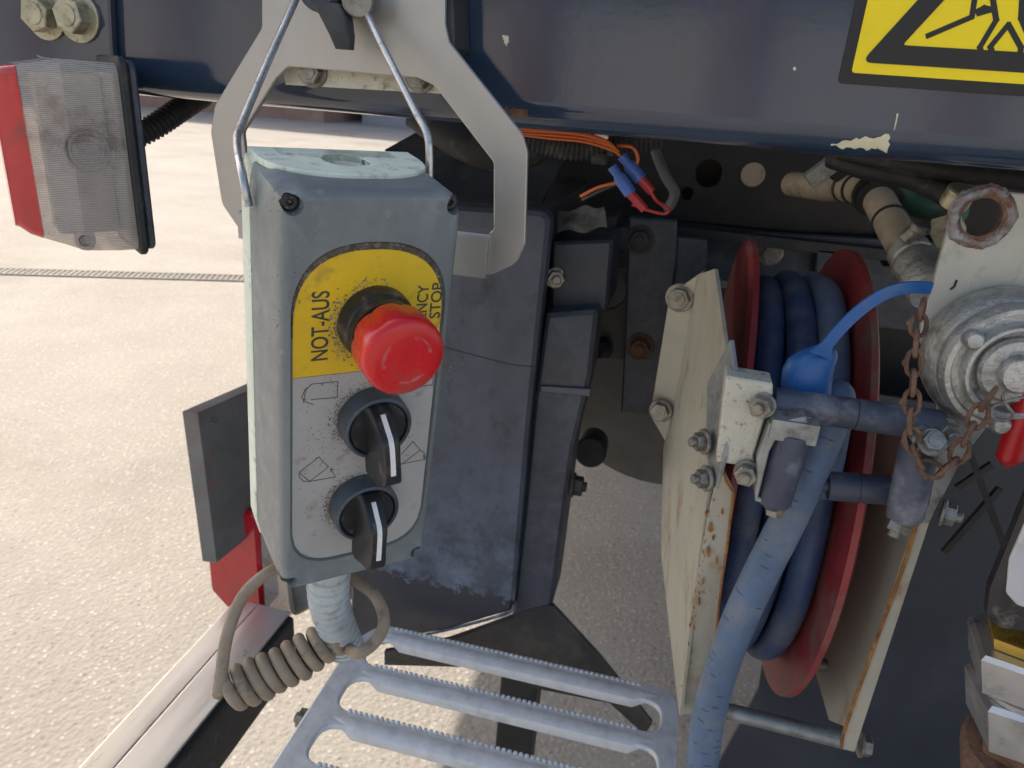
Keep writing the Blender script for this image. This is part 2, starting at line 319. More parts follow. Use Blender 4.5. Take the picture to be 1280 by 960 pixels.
def ground_mat():
    m = bpy.data.materials.new('worn_asphalt'); m.use_nodes = True; n = m.node_tree; N = n.nodes; L = n.links; b = N['Principled BSDF']
    tc = N.new('ShaderNodeTexCoord')
    def ns(sc, d, r=.6):
        t = N.new('ShaderNodeTexNoise'); t.inputs['Scale'].default_value = sc; t.inputs['Detail'].default_value = d; t.inputs['Roughness'].default_value = r; L.new(tc.outputs['Object'], t.inputs['Vector']); return t
    def rp(s, els):
        r = N.new('ShaderNodeValToRGB'); e = r.color_ramp.elements
        e[0].position, e[0].color = els[0]; e[1].position, e[1].color = els[1]
        for p, c in els[2:]: q = e.new(p); q.color = c
        L.new(s, r.inputs[0]); return r.outputs[0]
    def mx(f, a, c, mode='MIX'):
        x = N.new('ShaderNodeMix'); x.data_type = 'RGBA'; x.blend_type = mode
        for s, v in ((x.inputs['Factor'], f), (x.inputs['A'], a), (x.inputs['B'], c)):
            if isinstance(v, float): s.default_value = v
            elif isinstance(v, tuple): s.default_value = v
            else: L.new(v, s)
        return x.outputs['Result']
    big = rp(ns(1.3, 6).outputs['Fac'], [(.3, (.29, .272, .252, 1)), (.7, (.375, .353, .328, 1))])
    fine = rp(ns(70, 8, .75).outputs['Fac'], [(.3, (.80, .79, .78, 1)), (.7, (1.08, 1.08, 1.08, 1))])
    c = mx(1.0, big, fine, 'MULTIPLY')
    vo = N.new('ShaderNodeTexVoronoi'); vo.inputs['Scale'].default_value = 95; L.new(tc.outputs['Object'], vo.inputs['Vector'])
    st = rp(vo.outputs['Color'], [(.70, (0, 0, 0, 1)), (.74, (1, 1, 1, 1))])
    dd = rp(vo.outputs['Distance'], [(.28, (1, 1, 1, 1)), (.42, (0, 0, 0, 1))])
    f = mx(1.0, st, dd, 'MULTIPLY'); c = mx(f, c, (.44, .415, .385, 1))
    st2 = rp(vo.outputs['Color'], [(.14, (1, 1, 1, 1)), (.18, (0, 0, 0, 1))]); f2 = mx(1.0, st2, dd, 'MULTIPLY'); c = mx(f2, c, (.22, .205, .19, 1))
    stn = rp(ns(.55, 9, .72).outputs['Fac'], [(.50, (1, 1, 1, 1)), (.72, (.74, .72, .69, 1))]); c = mx(1.0, c, stn, 'MULTIPLY')
    tar = rp(ns(5.5, 10, .78).outputs['Fac'], [(.66, (1, 1, 1, 1)), (.72, (.70, .68, .66, 1))]); c = mx(1.0, c, tar, 'MULTIPLY')
    L.new(c, b.inputs['Base Color']); b.inputs['Roughness'].default_value = .9
    h = N.new('ShaderNodeMath'); h.operation = 'ADD'; L.new(ns(120, 6, .7).outputs['Fac'], h.inputs[0])
    h2 = N.new('ShaderNodeMath'); h2.operation = 'MULTIPLY'; h2.inputs[1].default_value = -.9; L.new(vo.outputs['Distance'], h2.inputs[0]); L.new(h2.outputs[0], h.inputs[1])
    bp = N.new('ShaderNodeBump'); bp.inputs['Strength'].default_value = .42; bp.inputs['Distance'].default_value = .006; L.new(h.outputs[0], bp.inputs['Height']); L.new(bp.outputs[0], b.inputs['Normal'])
    return m
M['ground'] = ground_mat()
# shared fixings
def bolt(parent, pos, ax, r=.0085, h=.006, washer=.012, m='zinc', name='bolt', nut=False, rot=0.0):
    Mx = axis_frame(V(pos), V(ax)) @ Matrix.Rotation(rot, 4, 'Z')
    z = 0
    bm = bm_new()
    wt = .0022 if washer else 0
    hexa(bm, Mx, r, wt, wt+h)
    if nut: lathe(bm, Mx, [(r*.52, wt+h), (r*.52, wt+h+.0035), (r*.42, wt+h+.0042)], 14)
    else: lathe(bm, Mx, [(r*.62, wt+h), (r*.6, wt+h+.0006)], 18)
    o = obj(name, bm, M[m], parent)
    if washer:
        bm = bm_new(); lathe(bm, Mx, [(washer, 0), (washer, wt*.7), (washer*.93, wt)], 28); obj('washer', bm, M[m], o)
    return o
# ================================================================ SETTING
bm = bm_new(); bmesh.ops.create_grid(bm, x_segments=2, y_segments=2, size=150); g = obj('ground', bm, M['ground']); g['kind'] = 'structure'
# drain channel across the yard
a, b = PZ(-60, 338, 0), PZ(420, 352, 0); dv = (b-a).normalized(); nv = V((-dv.y, dv.x, 0)); c0 = a-dv*3; LEN = (b-a).length+8
t = thing('drain_channel', 'slotted metal drain channel set across the pale yard ground', 'drain', c0)
bm = bm_new()
for s in (-1, 1): extr(bm, [c0+nv*s*.062+V((0, 0, .001))+nv*k for k in (-.008, .008)]+[c0+dv*LEN+nv*s*.062+V((0, 0, .001))+nv*k for k in (.008, -.008)], V((0, 0, .006)))
obj('frame', bm, M['dusty'], t)
bm = bm_new()
for k in range(int(LEN/.03)):
    p = c0+dv*(.03*k); extr(bm, [p-nv*.054+V((0, 0, .003)), p+nv*.054+V((0, 0, .003)), p+nv*.054+dv*.017+V((0, 0, .003)), p-nv*.054+dv*.017+V((0, 0, .003))], V((0, 0, .003)))
obj('grate', bm, M['dusty'], t, kind='stuff')
bm = bm_new(); extr(bm, [c0-nv*.054+V((0, 0, .0012)), c0+dv*LEN-nv*.054+V((0, 0, .0012)), c0+dv*LEN+nv*.054+V((0, 0, .0012)), c0+nv*.054+V((0, 0, .0012))], V((0, 0, .0008))); obj('channel_bed', bm, M['dark_steel'], t)
# far reddish building behind the yard
M['brickwall'] = mat('reddish_rendered_wall', (.32, .19, .15), .85, 0, .12, 1.5, (.24, .15, .12), .4, 2, .1, 20)
M['greywall'] = mat('grey_rendered_wall', (.30, .29, .32), .85, 0, .08, 1.5, None, bump=.1, bscale=20)
M['glass'] = mat('dark_glass', (.03, .035, .04), .08, 0, .05, 3, None, bump=0)
t = thing('far_building', 'long low reddish building across the yard behind the beam', 'building', (-17, 18, 0))
bm = bm_new(); aabb(bm, (-40, 18, 0), (-9.2, 26, 5.2)); obj('wall', bm, M['brickwall'], t)
bm = bm_new(); aabb(bm, (-40.3, 17.6, 5.2), (-8.9, 26.4, 5.6)); obj('roof', bm, M['dark_steel'], t)
for k in range(7):
    x = -38+k*4; bm = bm_new(); aabb(bm, (x, 17.9, 1.4), (x+2.2, 17.98, 3.2)); wf = obj('window', bm, M['white_paint'], t)
    for s in (0, 1): bm = bm_new(); aabb(bm, (x+.1+s*1.03, 17.86, 1.5), (x+1.07+s*1.03, 17.89, 3.1)); obj('pane', bm, M['glass'], wf)
t = thing('far_hall', 'grey hall wall far across the yard under the beam', 'building', (3, 26, 0))
bm = bm_new(); aabb(bm, (-8.6, 19, 0), (14, 29, 6)); obj('wall', bm, M['greywall'], t)
bm = bm_new(); aabb(bm, (-8.8, 18.7, 6), (14.3, 29.3, 6.4)); obj('roof', bm, M['dark_steel'], t)
bm = bm_new(); aabb(bm, (-6, 18.9, 0), (-2, 18.98, 4)); obj('gate', bm, M['galv_dull'], t)
t = thing('reflection_hall', 'unseen pale hall with reddish columns behind the camera, added to reflect in the beam', 'building', (4, -24, 0))  # invented hall out of view, gives the glossy beam something to reflect
M['palewall'] = mat('pale_rendered_wall', (.50, .48, .44), .85, 0, .1, 1.5, None, bump=.1, bscale=20)
bm = bm_new(); aabb(bm, (-26, -32, 0), (34, -24, 4.2)); obj('wall', bm, M['palewall'], t)
bm = bm_new(); aabb(bm, (-26.4, -32.4, 4.2), (34.4, -23.6, 4.7)); obj('roof', bm, M['dark_steel'], t)
for k in range(10):
    x = -25+k*6.3; bm = bm_new(); aabb(bm, (x, -23.98, 0), (x+1.1, -23.6, 4.19)); obj('column', bm, M['brickwall'], t)
# unseen truck body above the rear beam, added and sized to shade the rear
t = thing('truck_body', 'unseen dark steel truck body above the beam, added to cast the shade', 'truck body', (0, 2, 1.36))
bm = bm_new(); aabb(bm, (-1.46, .66, 1.37), (1.25, 5.2, 1.44)); obj('floor', bm, M['black_steel'], t)
bm = bm_new(); aabb(bm, (-1.46, .66, 1.441), (1.25, .72, 2.9)); obj('rear_wall', bm, M['navy_dull'], t)
for x in (-1.46, 1.19):
    bm = bm_new(); aabb(bm, (x, .721, 1.441), (x+.06, 5.2, 2.9)); obj('side_wall', bm, M['navy_dull'], t)
for k in range(6):
    bm = bm_new(); aabb(bm, (-1.4+k*.5, .61, 1.45), (-1.34+k*.5, .659, 2.88), .004); obj('rib', bm, M['navy_dull'], t)
# ================================================================ REAR BEAM
BY = .45
zb = 1.1275
t = thing('rear_beam', 'glossy dark navy steel beam across the rear of the truck', 'beam', (0, BY+.05, zb))
prof = []
r = .016; y0, y1, z0, z1 = BY, BY+.10, zb, zb+.20
for (cy, cz, a0) in ((y0+r, z0+r, 180), (y1-r, z0+r, 270), (y1-r, z1-r, 0), (y0+r, z1-r, 90)):
    for k in range(9): a = R_(a0+90*k/8); prof.append((cy+r*math.cos(a), cz+r*math.sin(a)))
bm = bm_new(); loft(bm, [[V((x, y, z)) for y, z in prof] for x in (-.485, -.2, .2, 1.25)]); beam = obj('tube', bm, M['navy'], t)
def chip(px, Y, m, nm='paint_chip', th=.0004, jit=.0006):
    P = []
    for i, (x, y) in enumerate(px):
        x2, y2 = px[(i+1) % len(px)]
        for k in range(4):
            q = PY(x+(x2-x)*k/4, y+(y2-y)*k/4, Y); P.append((q.x+random.uniform(-jit, jit), q.z+random.uniform(-jit, jit)))
    bm = bm_new(); plate2d(bm, P, [], th, 0, frame(V((0, Y-th/2, 0)), X3, Z3, -Y3)); return obj(nm, bm, M[m], t)
# ... chips follow the tube's rounded lower edge
def chip_on_edge(px, m, nm='paint_chip', jit=.0007):
    bm = bm_new(); N = 14
    top = px[0]; bot = px[1]
    rows = []
    for j in range(6):
        s = j/5; row = []
        for i in range(N+1):
            u = i/N; xt, yt = top[0]+(top[2]-top[0])*u, 0
            yu = top[1]+(top[3]-top[1])*u; yl = bot[0]+(bot[1]-bot[0])*u
            mid = (yu+yl)/2; env = min(1, u*px[2]) ; yu2 = mid+(yu-mid)*env; yl2 = mid+(yl-mid)*env
            y = yu2+(yl2-yu2)*s
            p = PY(xt, y, BY)
            z = max(zb+.0006, p.z); yy = BY
            if z < zb+r: yy = BY+r-math.sqrt(max(0, r*r-(zb+r-z)**2))
            jx = random.uniform(-jit, jit); jz = random.uniform(-jit, jit)*(1 if 0 < j < 5 else 2)
            row.append(bm.verts.new((p.x+jx, yy-.0004, z+jz*.7)))
        rows.append(row)
    for A, B in zip(rows, rows[1:]):
        for i in range(N): bm.faces.new((A[i], A[i+1], B[i+1], B[i]))
    return obj(nm, bm, M[m], t)
chip_on_edge(((1040, 178, 1112, 168), (184, 190), 4.5), 'chip', 'paint_chip')
chip_on_edge(((624, 134, 660, 138), (143, 149), 9), 'rust', 'rust_patch')
chip([(629, 43), (635, 44), (637, 52), (632, 57), (629, 50)], BY, 'chip')
chip([(992, 84), (995, 84), (995, 88), (992, 88)], BY, 'chip', jit=.0003)
chip([(1121, 142), (1123, 142), (1118, 163), (1117, 163)], BY, 'chip', jit=.0001)
# ================================================================ WARNING STICKER
SY = BY-.0006
t = thing('warning_sign', 'yellow warning sticker with black border and walking figure on the beam', 'sign', PY(1160, 110, SY))
TL, BL, BRr = PY(1071, -4, SY), PY(1047, 104, SY), PY(1290, 121, SY)
ux = (BRr-BL).normalized(); uz = V((-ux.z, 0, ux.x)); SM = frame(BL, ux, uz, -Y3)
SMi = SM.inverted()
def sl(x, y): p = SMi @ PY(x, y, SY); return (p.x, p.y)
W_, H_ = .200, .165
bm = bm_new(); plate2d(bm, fillet([(0, 0), (W_, 0), (W_, H_), (0, H_)], .003), [], .0006, .0001, SM); obj('border', bm, M['ink'], t)
def flat(bm, outl, holes, lift): return plate2d(bm, outl, holes, .0003, 0, SM @ Matrix.Translation((0, 0, lift)))
bm = bm_new(); flat(bm, fillet([(.0055, .0055), (W_-.0055, .0055), (W_-.0055, H_-.0055), (.0055, H_-.0055)], .002), [], .0006); obj('yellow_field', bm, M['yellow_clean'], t)
A_, B_, C_ = sl(1076, 78), (W_-.0145, sl(1076, 78)[1]), (W_/2, H_-.016)
bm = bm_new()
ctr = ((A_[0]+B_[0]+C_[0])/3, (A_[1]+B_[1]+C_[1])/3)
inner = [(ctr[0]+(p[0]-ctr[0])*.80, ctr[1]+(p[1]-ctr[1])*.80) for p in (A_, B_, C_)]
flat(bm, fillet([A_, B_, C_], .003), [fillet(inner, .001)], .0010); obj('triangle', bm, M['ink'], t)
bm = bm_new(); F = lambda q: [sl(560+x/1.778, y/1.778) for x, y in q]
SMl = SM @ Matrix.Translation((0, 0, .0008))
for q in ([(1065, 80), (1163, 38), (1172, -20)], [(1175, 26), (1190, 18), (1205, 22), (1178, 30)], [(1205, -30), (1217, 45), (1181, 105), (1186, 134), (1213, 134), (1204, 104), (1244, 55), (1272, 106), (1268, 132), (1296, 136), (1300, 106), (1272, 40), (1276, -30)],
          [(1205, -30), (1198, -70), (1225, -95), (1265, -92), (1276, -30)], [(1172, -20), (1180, -60), (1198, -70)]):
    stroke(bm, F(q), .0026, SMl)
hc = F([(1248, -128)])[0]; stroke(bm, [(hc[0]+.008*math.cos(k*math.pi/8), hc[1]+.008*math.sin(k*math.pi/8)) for k in range(16)], .0026, SMl, closed=True)
obj('walking_figure', bm, M['ink'], t)
# ================================================================ MARKER LAMP ON ITS BRACKET
LB_ = PY(146, 188, .425)
t = thing('lamp_bracket', 'navy painted bracket plate bolted to the beam above the marker lamp', 'bracket', PY(95, 60, .445))
bm = bm_new(); plateY(bm, [(36, -40), (36, 40), (42, 70), (92, 84), (118, 160), (146, 160), (147, 140), (139, 60), (134, -40)], .443, .0065, .0012, .004); obj('plate', bm, M['navy'], t)
bolt(t, PY(58, 19, .443), -Y3, .0108, .0085, .0150, 'yzinc', rot=.3)
bolt(t, PY(99, 21, .443), -Y3, .0108, .0085, .0155, 'yzinc', rot=.75)
bm = bm_new(); q = [PY(116, 78, .449), PY(146, 78, .449), PY(150, 150, .449), PY(122, 150, .449)]; extr(bm, q, V((0, .006, 0)), .001); obj('lower_arm', bm, M['navy'], t)
bm = bm_new(); cyl(bm, PY(136, 122, .450), LB_-V((-.62, -.785, 0)).normalized()*.011+V((0, 0, .030)), .006, 16, .001); obj('stud', bm, M['dark_steel'], t)
# lamp: base faces left-rear, lens stands out from it
LB = PY(146, 188, .425)
ln = V((-.62, -.785, 0)).normalized(); ls = V((.785, -.62, 0)).normalized()
LM = frame(LB, ln, -ls, Z3)    # local x = out of base, local -y = towards the viewer
t = thing('marker_lamp', 'marker lamp with red and clear ribbed lens hanging beside the beam', 'lamp', M=LM)
HZ0, HZ1 = -.060, .0530
def section(off, z): # outline half-width by distance from base
    return None
def lens(n0, n1, name, m, inset=0.0):
    # cross-section widths along the out axis
    def wid(n): return .0305 if n < .030 else .0305-(n-.030)*.62 if n < .050 else .0181-(n-.050)*.85
    st = [n for n in (0, .010, .030, .040, .050, .056, .0605, .0625) if n0 <= n <= n1]
    bm = bm_new(); loops = []
    for n in st:
        w = wid(n)-inset; top = HZ1-max(0, n-.030)*.22-inset; bot = HZ0+max(0, n-.026)*.35+inset
        k = .008 if n < .05 else .006
        if n > .058: w -= .0025; top -= .002; bot += .002
        L0 = fillet([(-w, bot), (w, bot), (w, top), (-w, top)], k, 5)
        loops.append([V((n, y, z)) for y, z in L0])
    loft(bm, loops); return obj(name, bm, m, t, local=True, sharp=25)
lens(0, .050, 'clear_lens', M['clear']); lens(.0504, .07, 'red_lens', M['redlens']) if False else None
o = lens(.050, .0625, 'red_lens', M['redlens']); o.location.x = .0004
bm = bm_new()
plate2d(bm, fillet([(-.034, HZ0-.003), (.034, HZ0-.003), (.034, HZ1+.004), (-.034, HZ1+.004)], .009), [], .005, .0012, Matrix(((0, 0, 1, -.0027), (1, 0, 0, 0), (0, 1, 0, 0), (0, 0, 0, 1)))); obj('gasket', bm, M['rubber'], t, local=True)
bm = bm_new()
plate2d(bm, fillet([(-.031, HZ0), (.031, HZ0), (.031, HZ1+.002), (-.031, HZ1+.002)], .008), [], .005, .0012, Matrix(((0, 0, 1, -.0080), (1, 0, 0, 0), (0, 1, 0, 0), (0, 0, 0, 1)))); obj('base', bm, M['navy_dull'], t, local=True)
M['reflector'] = mat('lamp_reflector', (.66, .60, .54), .35, .2, .25, 30, (.20, .13, .10), .5, 35, .1)
bm = bm_new(); aabb(bm, (.0015, -.026, HZ0+.006), (.004, .026, HZ1-.006), .001); obj('reflector', bm, M['reflector'], t, local=True)
bm = bm_new(); aabb(bm, (.0045, -.004, HZ0+.008), (.040, .022, HZ1-.008), .003); obj('divider', bm, M['reflector'], t, local=True)
bm = bm_new(); lathe(bm, frame(V((.018, -.004, .003)), Z3, X3, -Y3), [(.007, 0), (.007, .006), (.0055, .009), (.0065, .012), (.0055, .017), (.002, .0195)], 20); obj('bulb', bm, M['redlens'], t, local=True)
bm = bm_new(); Ms = frame(V((.030, -.0285, HZ0+.009)), V((0, 0, 1)), V((1, 0, 0)), V((.15, -1, -.10)))
lathe(bm, Ms, [(.0062, -.004), (.0062, .001), (.0052, .0022), (.0036, .0022), (.0036, .0006)], 24); scr = obj('screw_boss', bm, M['clear'], t, local=True)
bm = bm_new(); lathe(bm, Ms, [(.0034, 0), (.0034, .0012), (.0028, .0018)], 20); 
sc = obj('screw', bm, M['zinc'], scr, local=True)
bm = bm_new()
for r_ in (.0045, .0075, .0105, .0135): lathe(bm, frame(V((.021, -.0303, .003)), V((0, 0, 1)), V((1, 0, 0)), V((0, -1, 0))), [(r_-.0010, -.001), (r_-.0006, .0007), (r_+.0006, .0007), (r_+.0010, -.001)], 40)
obj('fresnel_rings', bm, M['clear'], t, local=True)
# corrugated conduit from lamp to behind the beam
def corrugated(bm, path, r, pitch, amp=.14, seg=14):
    P = [V(p) for p in path]; L = [0]
    for a_, b_ in zip(P, P[1:]): L.append(L[-1]+(b_-a_).length)
    n = int(L[-1]/pitch); q = []; rr = []
    def at(s):
        for i in range(len(L)-1):
            if L[i+1] >= s-1e-9: u = (s-L[i])/max(1e-9, L[i+1]-L[i]); return P[i].lerp(P[i+1], u)
        return P[-1]
    for k in range(n):
        for u, f in ((0, 1-amp), (.12, 1), (.55, 1), (.67, 1-amp)): q.append(at((k+u)*pitch)); rr.append(r*f)
    return tube(bm, q, rr, seg)
path = smooth([PY(108, 192, .47), PY(150, 178, .475), PY(190, 160, .49), PY(225, 137, .51), PY(255, 118, .54)], 10)
bm = bm_new(); corrugated(bm, path, .0088, .0034); o = obj('corrugated_conduit', bm, M['rubber']); o['label'] = 'short black corrugated conduit curving from the marker lamp under the beam'; o['category'] = 'conduit'
# ================================================================ HOOK BRACKET
HY = .415
t = thing('hook_bracket', 'light steel plate with two hook arms hanging on the beam', 'bracket', PY(440, 60, HY))
outl = [(327, -60), (327, 35), (268, 132), (263, 165), (277, 255), (301, 290), (330, 296), (330, 260), (309, 215), (303, 165), (345, 98), (360, 83),
        (522, 97), (543, 107), (617, 203), (617, 287), (600, 300), (585, 342), (615, 343), (645, 330), (656, 305), (659, 190), (653, 168), (561, 52), (556, 30), (556, -60)]
rad = [0, .006, .008, .008, .012, .012, .004, .004, .006, .006, .004, .006, .004, .006, .004, .003, .002, .002, .010, .012, .006, .008, .010, .006, .004, 0]
o2 = fillet([(p.x, p.z) for p in (PY(x, y, HY) for x, y in outl)], rad)
bm = bm_new(); plate2d(bm, o2, [], .004, .0006, frame(V((0, HY+.002, 0)), X3, Z3, -Y3)); obj('plate', bm, M['steel'], t)
# bent lips at the hook ends (curled towards the viewer)
def lip(pxl, pxr, yt, yb):
    bm = bm_new(); a_ = PY(pxl, yt, HY); b_ = PY(pxr, yt, HY); hgt = a_.z-PY(pxl, yb, HY).z; loops = []
    prof = [(0, 0), (.0015, .003), (.005, .0042), (.010, .0045), (.016, .0045)]
    for x in (a_.x, b_.x):
        pass
    # sheet whose top edge rolls back
    pr = [V((0, -.0045, -hgt)), V((0, -.0045, -.004)), V((0, -.003, -.001)), V((0, .001, 0)), V((0, .012, 0)), V((0, .012, -.003)), V((0, .001, -.003)), V((0, -.0012, -.005)), V((0, -.0012, -hgt))]
    loft(bm, [[V((x, HY, a_.z))+p for p in pr] for x in (a_.x, b_.x)]); return obj('hook_lip', bm, M['steel'], t)
lip(560, 612, 284, 340); lip(301, 330, 262, 296)
bm = bm_new(); plateY(bm, [(350, 70), (545, 78), (566, 118), (356, 106)], .4275, .009, .001); ms = obj('mounting_strip', bm, M['creamspot'], t)
bolt(t, PY(392, 90, .4275), -Y3, .007, .005, .009, 'zinc'); bolt(t, PY(526, 96, .4275), -Y3, .007, .005, .009, 'zinc')
bm = bm_new(); plateY(bm, [(340, -60), (564, -60), (568, 60), (552, 78), (350, 70)], .4200, .029, .001); obj('backing_block', bm, M['dark_steel'], t)
# clamp handle on the bracket
t = thing('clamp_handle', 'dark grey clamp knob with a short lever on the hook bracket', 'handle', PY(425, 0, HY-.01))
cH = PY(424, -8, HY-.012)
bm = bm_new(); lathe(bm, frame(PY(420, -10, HY), X3, Z3, -Y3), [(.013, .0005), (.014, .003), (.0125, .012), (.012, .02), (.010, .022)], 30); obj('boss', bm, M['navy_dull'], t)
bm = bm_new(); tp = [PY(412, 5, .396), PY(420, 20, .394), PY(428, 45, .392), PY(431, 62, .391)]
loops = []
for p, wx, wy in zip(tp, (.0085, .0075, .006, .0045), (.006, .0055, .004, .003)):
    loops.append([p+V((x, y, 0)) for x, y in fillet([(-wx, -wy), (wx, -wy), (wx, wy), (-wx, wy)], .002, 3)])
loft(bm, loops); obj('lever', bm, M['dark_steel'], t)
bm = bm_new(); cyl(bm, PY(447, 2, .406), PY(447, 2, .392), .008, 20, .001); obj('spacer', bm, M['zinc'], t)
# ================================================================ CONTROL BOX
cB = V((-.13422001, .29899152, 1.00107492)); ex = V((.7258481, .68773739, -.01272096)).normalized(); ez = V((.09630773, -.08329833, .99185997)); ez = (ez-ex*ez.dot(ex)).normalized(); ey = ez.cross(ex)
BM_ = frame(cB, ex, ey, ez); BMi = BM_.inverted()
def bl(x, y, off=0.0):
    d = ray(x, y); k = ((cB+ey*off-CC).dot(ey))/d.dot(ey); p = BMi @ (CC+d*k); return (p.x, p.z)
t = thing('control_box', 'hanging grey control box with red stop button and two black switches', 'control box', M=BM_)
PF = frame(V((0, 0, 0)), X3, Z3, -Y3)     # local xy of flat things on the front
def star(hw, ht, hb, rt, rb, n=112):      # rounded outline sampled by angle around 0
    base = fillet([(-hw, hb), (hw, hb), (hw, ht), (-hw, ht)], [rb, rb, rt, rt], 14)
    P = [V(p) for p in base]; out = []
    for k in range(n):
        a = 2*math.pi*(k+.5)/n; d = V((math.cos(a), math.sin(a))); best = 0
        for i in range(len(P)):
            p, q = P[i], P[(i+1) % len(P)]; e = q-p; den = d.x*e.y-d.y*e.x
            if abs(den) < 1e-12: continue
            tt = (p.x*e.y-p.y*e.x)/den; uu = (p.x*d.y-p.y*d.x)/den
            if tt > 0 and -1e-6 <= uu <= 1+1e-6: best = max(best, tt)
        out.append((d.x*best, d.y*best))
    return out
secs = [(.0500, .0415, .1075, .010), (.0300, .0411, .1070, .010), (.0070, .0405, .1063, .0095), (.0028, .0397, .1055, .009), (.0008, .0382, .1040, .0085), (0, .0364, .1022, .008)]
loops = [[V((x, y, z)) for x, z in star(hw, hh, -hh, rr_, rr_)] for y, hw, hh, rr_ in secs]
pan = star(.0362, .0845, -.0900, .0345, .024); pan2 = star(.0356, .0839, -.0894, .034, .0235)
loops += [[V((x, 0, z)) for x, z in pan], [V((x, .0016, z)) for x, z in pan2]]
bm = bm_new(); loft(bm, loops); cover = obj('cover', bm, M['cover'], t, local=True, sharp=28)
kb = bm_new()
for (x, z) in ((-.0352, .1000), (.0358, .1000), (.0352, -.1000), (-.0360, -.1000)):
    cyl(kb, (x, -.01, z), (x, .012, z), .0041, 20)
cut(cover, kb)
for (x, z) in ((-.0352, .1000), (.0358, .1000), (.0352, -.1000), (-.0360, -.1000)):
    bm = bm_new(); Mx = frame(V((x, .0066, z)), X3, Z3, -Y3)
    lathe(bm, Mx, [(.0036, -.004), (.0036, .0006), (.0030, .0012), (.0016, .0010), (.0014, -.0005)], 18); obj('cover_screw', bm, M['dark_steel'], t, local=True)
# cream base shell behind the cover
bm = bm_new(); loft(bm, [[V((x, y, z)) for x, z in star(hw, hh, -hh, .010, .010)] for y, hw, hh in ((.0503, .0418, .1077), (.0515, .0424, .1083), (.0640, .0424, .1083), (.0670, .0400, .1060))]); basep = obj('base_shell', bm, M['cream'], t, local=True)
bm = bm_new(); lob = []
for k in range(41):
    a = math.pi*k/40; lob.append((-.039*math.copysign(abs(math.cos(a))**.75, math.cos(a)), .0520-.034*math.sin(a)**.9))
lob += [(.039, .0655), (-.039, .0655)]
plate2d(bm, lob, [], .0030, .0004, Matrix.Translation((0, 0, .1068))); top = obj('top_plate', bm, M['cream'], t, local=True)
kb = bm_new(); cyl(kb, (0.000, .0440, .1015), (0.000, .0440, .12), .0112, 36); kb2 = kb.copy(); kb3 = kb.copy(); cut(top, kb); cut(cover, kb2); cut(basep, kb3)
bm = bm_new(); lathe(bm, Matrix.Translation((0, .0440, .1016)), [(.0111, .0002), (.0111, .0034), (.0100, .0040), (.0096, .0032)], 32, True, True); obj('blanking_plug', bm, M['creamspot'], t, local=True)
# label plates
def half(pts, zc, upper):
    out = []; n = len(pts)
    for i in range(n):
        a_, b_ = pts[i], pts[(i+1) % n]; ia = (a_[1] >= zc) == upper; ib = (b_[1] >= zc) == upper
        if ia: out.append(a_)
        if ia != ib: u = (zc-a_[1])/(b_[1]-a_[1]); out.append((a_[0]+(b_[0]-a_[0])*u, zc))
    return out
lab = star(.0350, .0808, -.0888, .0335, .023); zs = .0215
PFl = frame(V((0, .0013, 0)), X3, Z3, -Y3)
bm = bm_new(); plate2d(bm, half(lab, zs, False), [], .0006, .0001, PFl); lo = obj('grey_label', bm, M['label'], t, local=True)
bm = bm_new(); plate2d(bm, half(lab, zs+.0002, True), [], .0006, .0001, PFl); lu = obj('yellow_label', bm, M['yellow'], t, local=True)
# lettering
def tf(x, z): return Matrix.Translation((x, .00095, z)) @ frame(V(), Z3, -X3, -Y3)
bm = bm_new(); text_bm(bm, 'NOT-AUS', .0118, tf(-.0195, .0290) @ Matrix.Diagonal((.66, .92, 1, 1)), .0001, .00012); obj('lettering', bm, M['ink_faded'], lu, local=True)
bm = bm_new(); text_bm(bm, 'EMERGENCY', .0078, tf(.0272, .0245) @ Matrix.Diagonal((.86, 1, 1, 1)), .0001, .00008); obj('lettering', bm, M['ink_faded'], lu, local=True)
bm = bm_new(); text_bm(bm, 'STOP', .0078, tf(.0342, .0455) @ Matrix.Diagonal((.98, 1, 1, 1)), .0001, .00008); obj('lettering', bm, M['ink_faded'], lu, local=True)
PS = frame(V((0, .00095, 0)), X3, Z3, -Y3)
z4 = lambda q: [bl(280+x/3.2, 460+y/3.2) for x, y in q]
for pic in ([[(350, 130), (455, 122), (458, 58), (355, 68), (325, 92), (312, 125)], [(350, 70), (330, 92), (322, 128)], [(318, 130), (335, 143), (360, 150)], [(330, 128), (318, 130), (322, 143)]],
            [[(382, 360), (305, 420), (302, 440), (320, 458), (345, 458), (420, 400), (382, 360)], [(305, 425), (345, 458), (448, 440), (430, 408)], [(430, 420), (428, 406), (443, 412)]],
            [[(712, 350), (758, 298), (788, 332), (712, 390)], [(700, 390), (803, 370), (806, 345), (788, 332)], [(800, 350), (803, 370), (812, 356)]],
            [[(775, 80), (838, 70), (842, 0), (790, 5)], [(750, 95), (775, 80)]]):
    bm = bm_new()
    for q in pic: stroke(bm, z4(q), .00034, PS, .00012)
    obj('pictogram', bm, M['ink_faded'], lo, local=True)
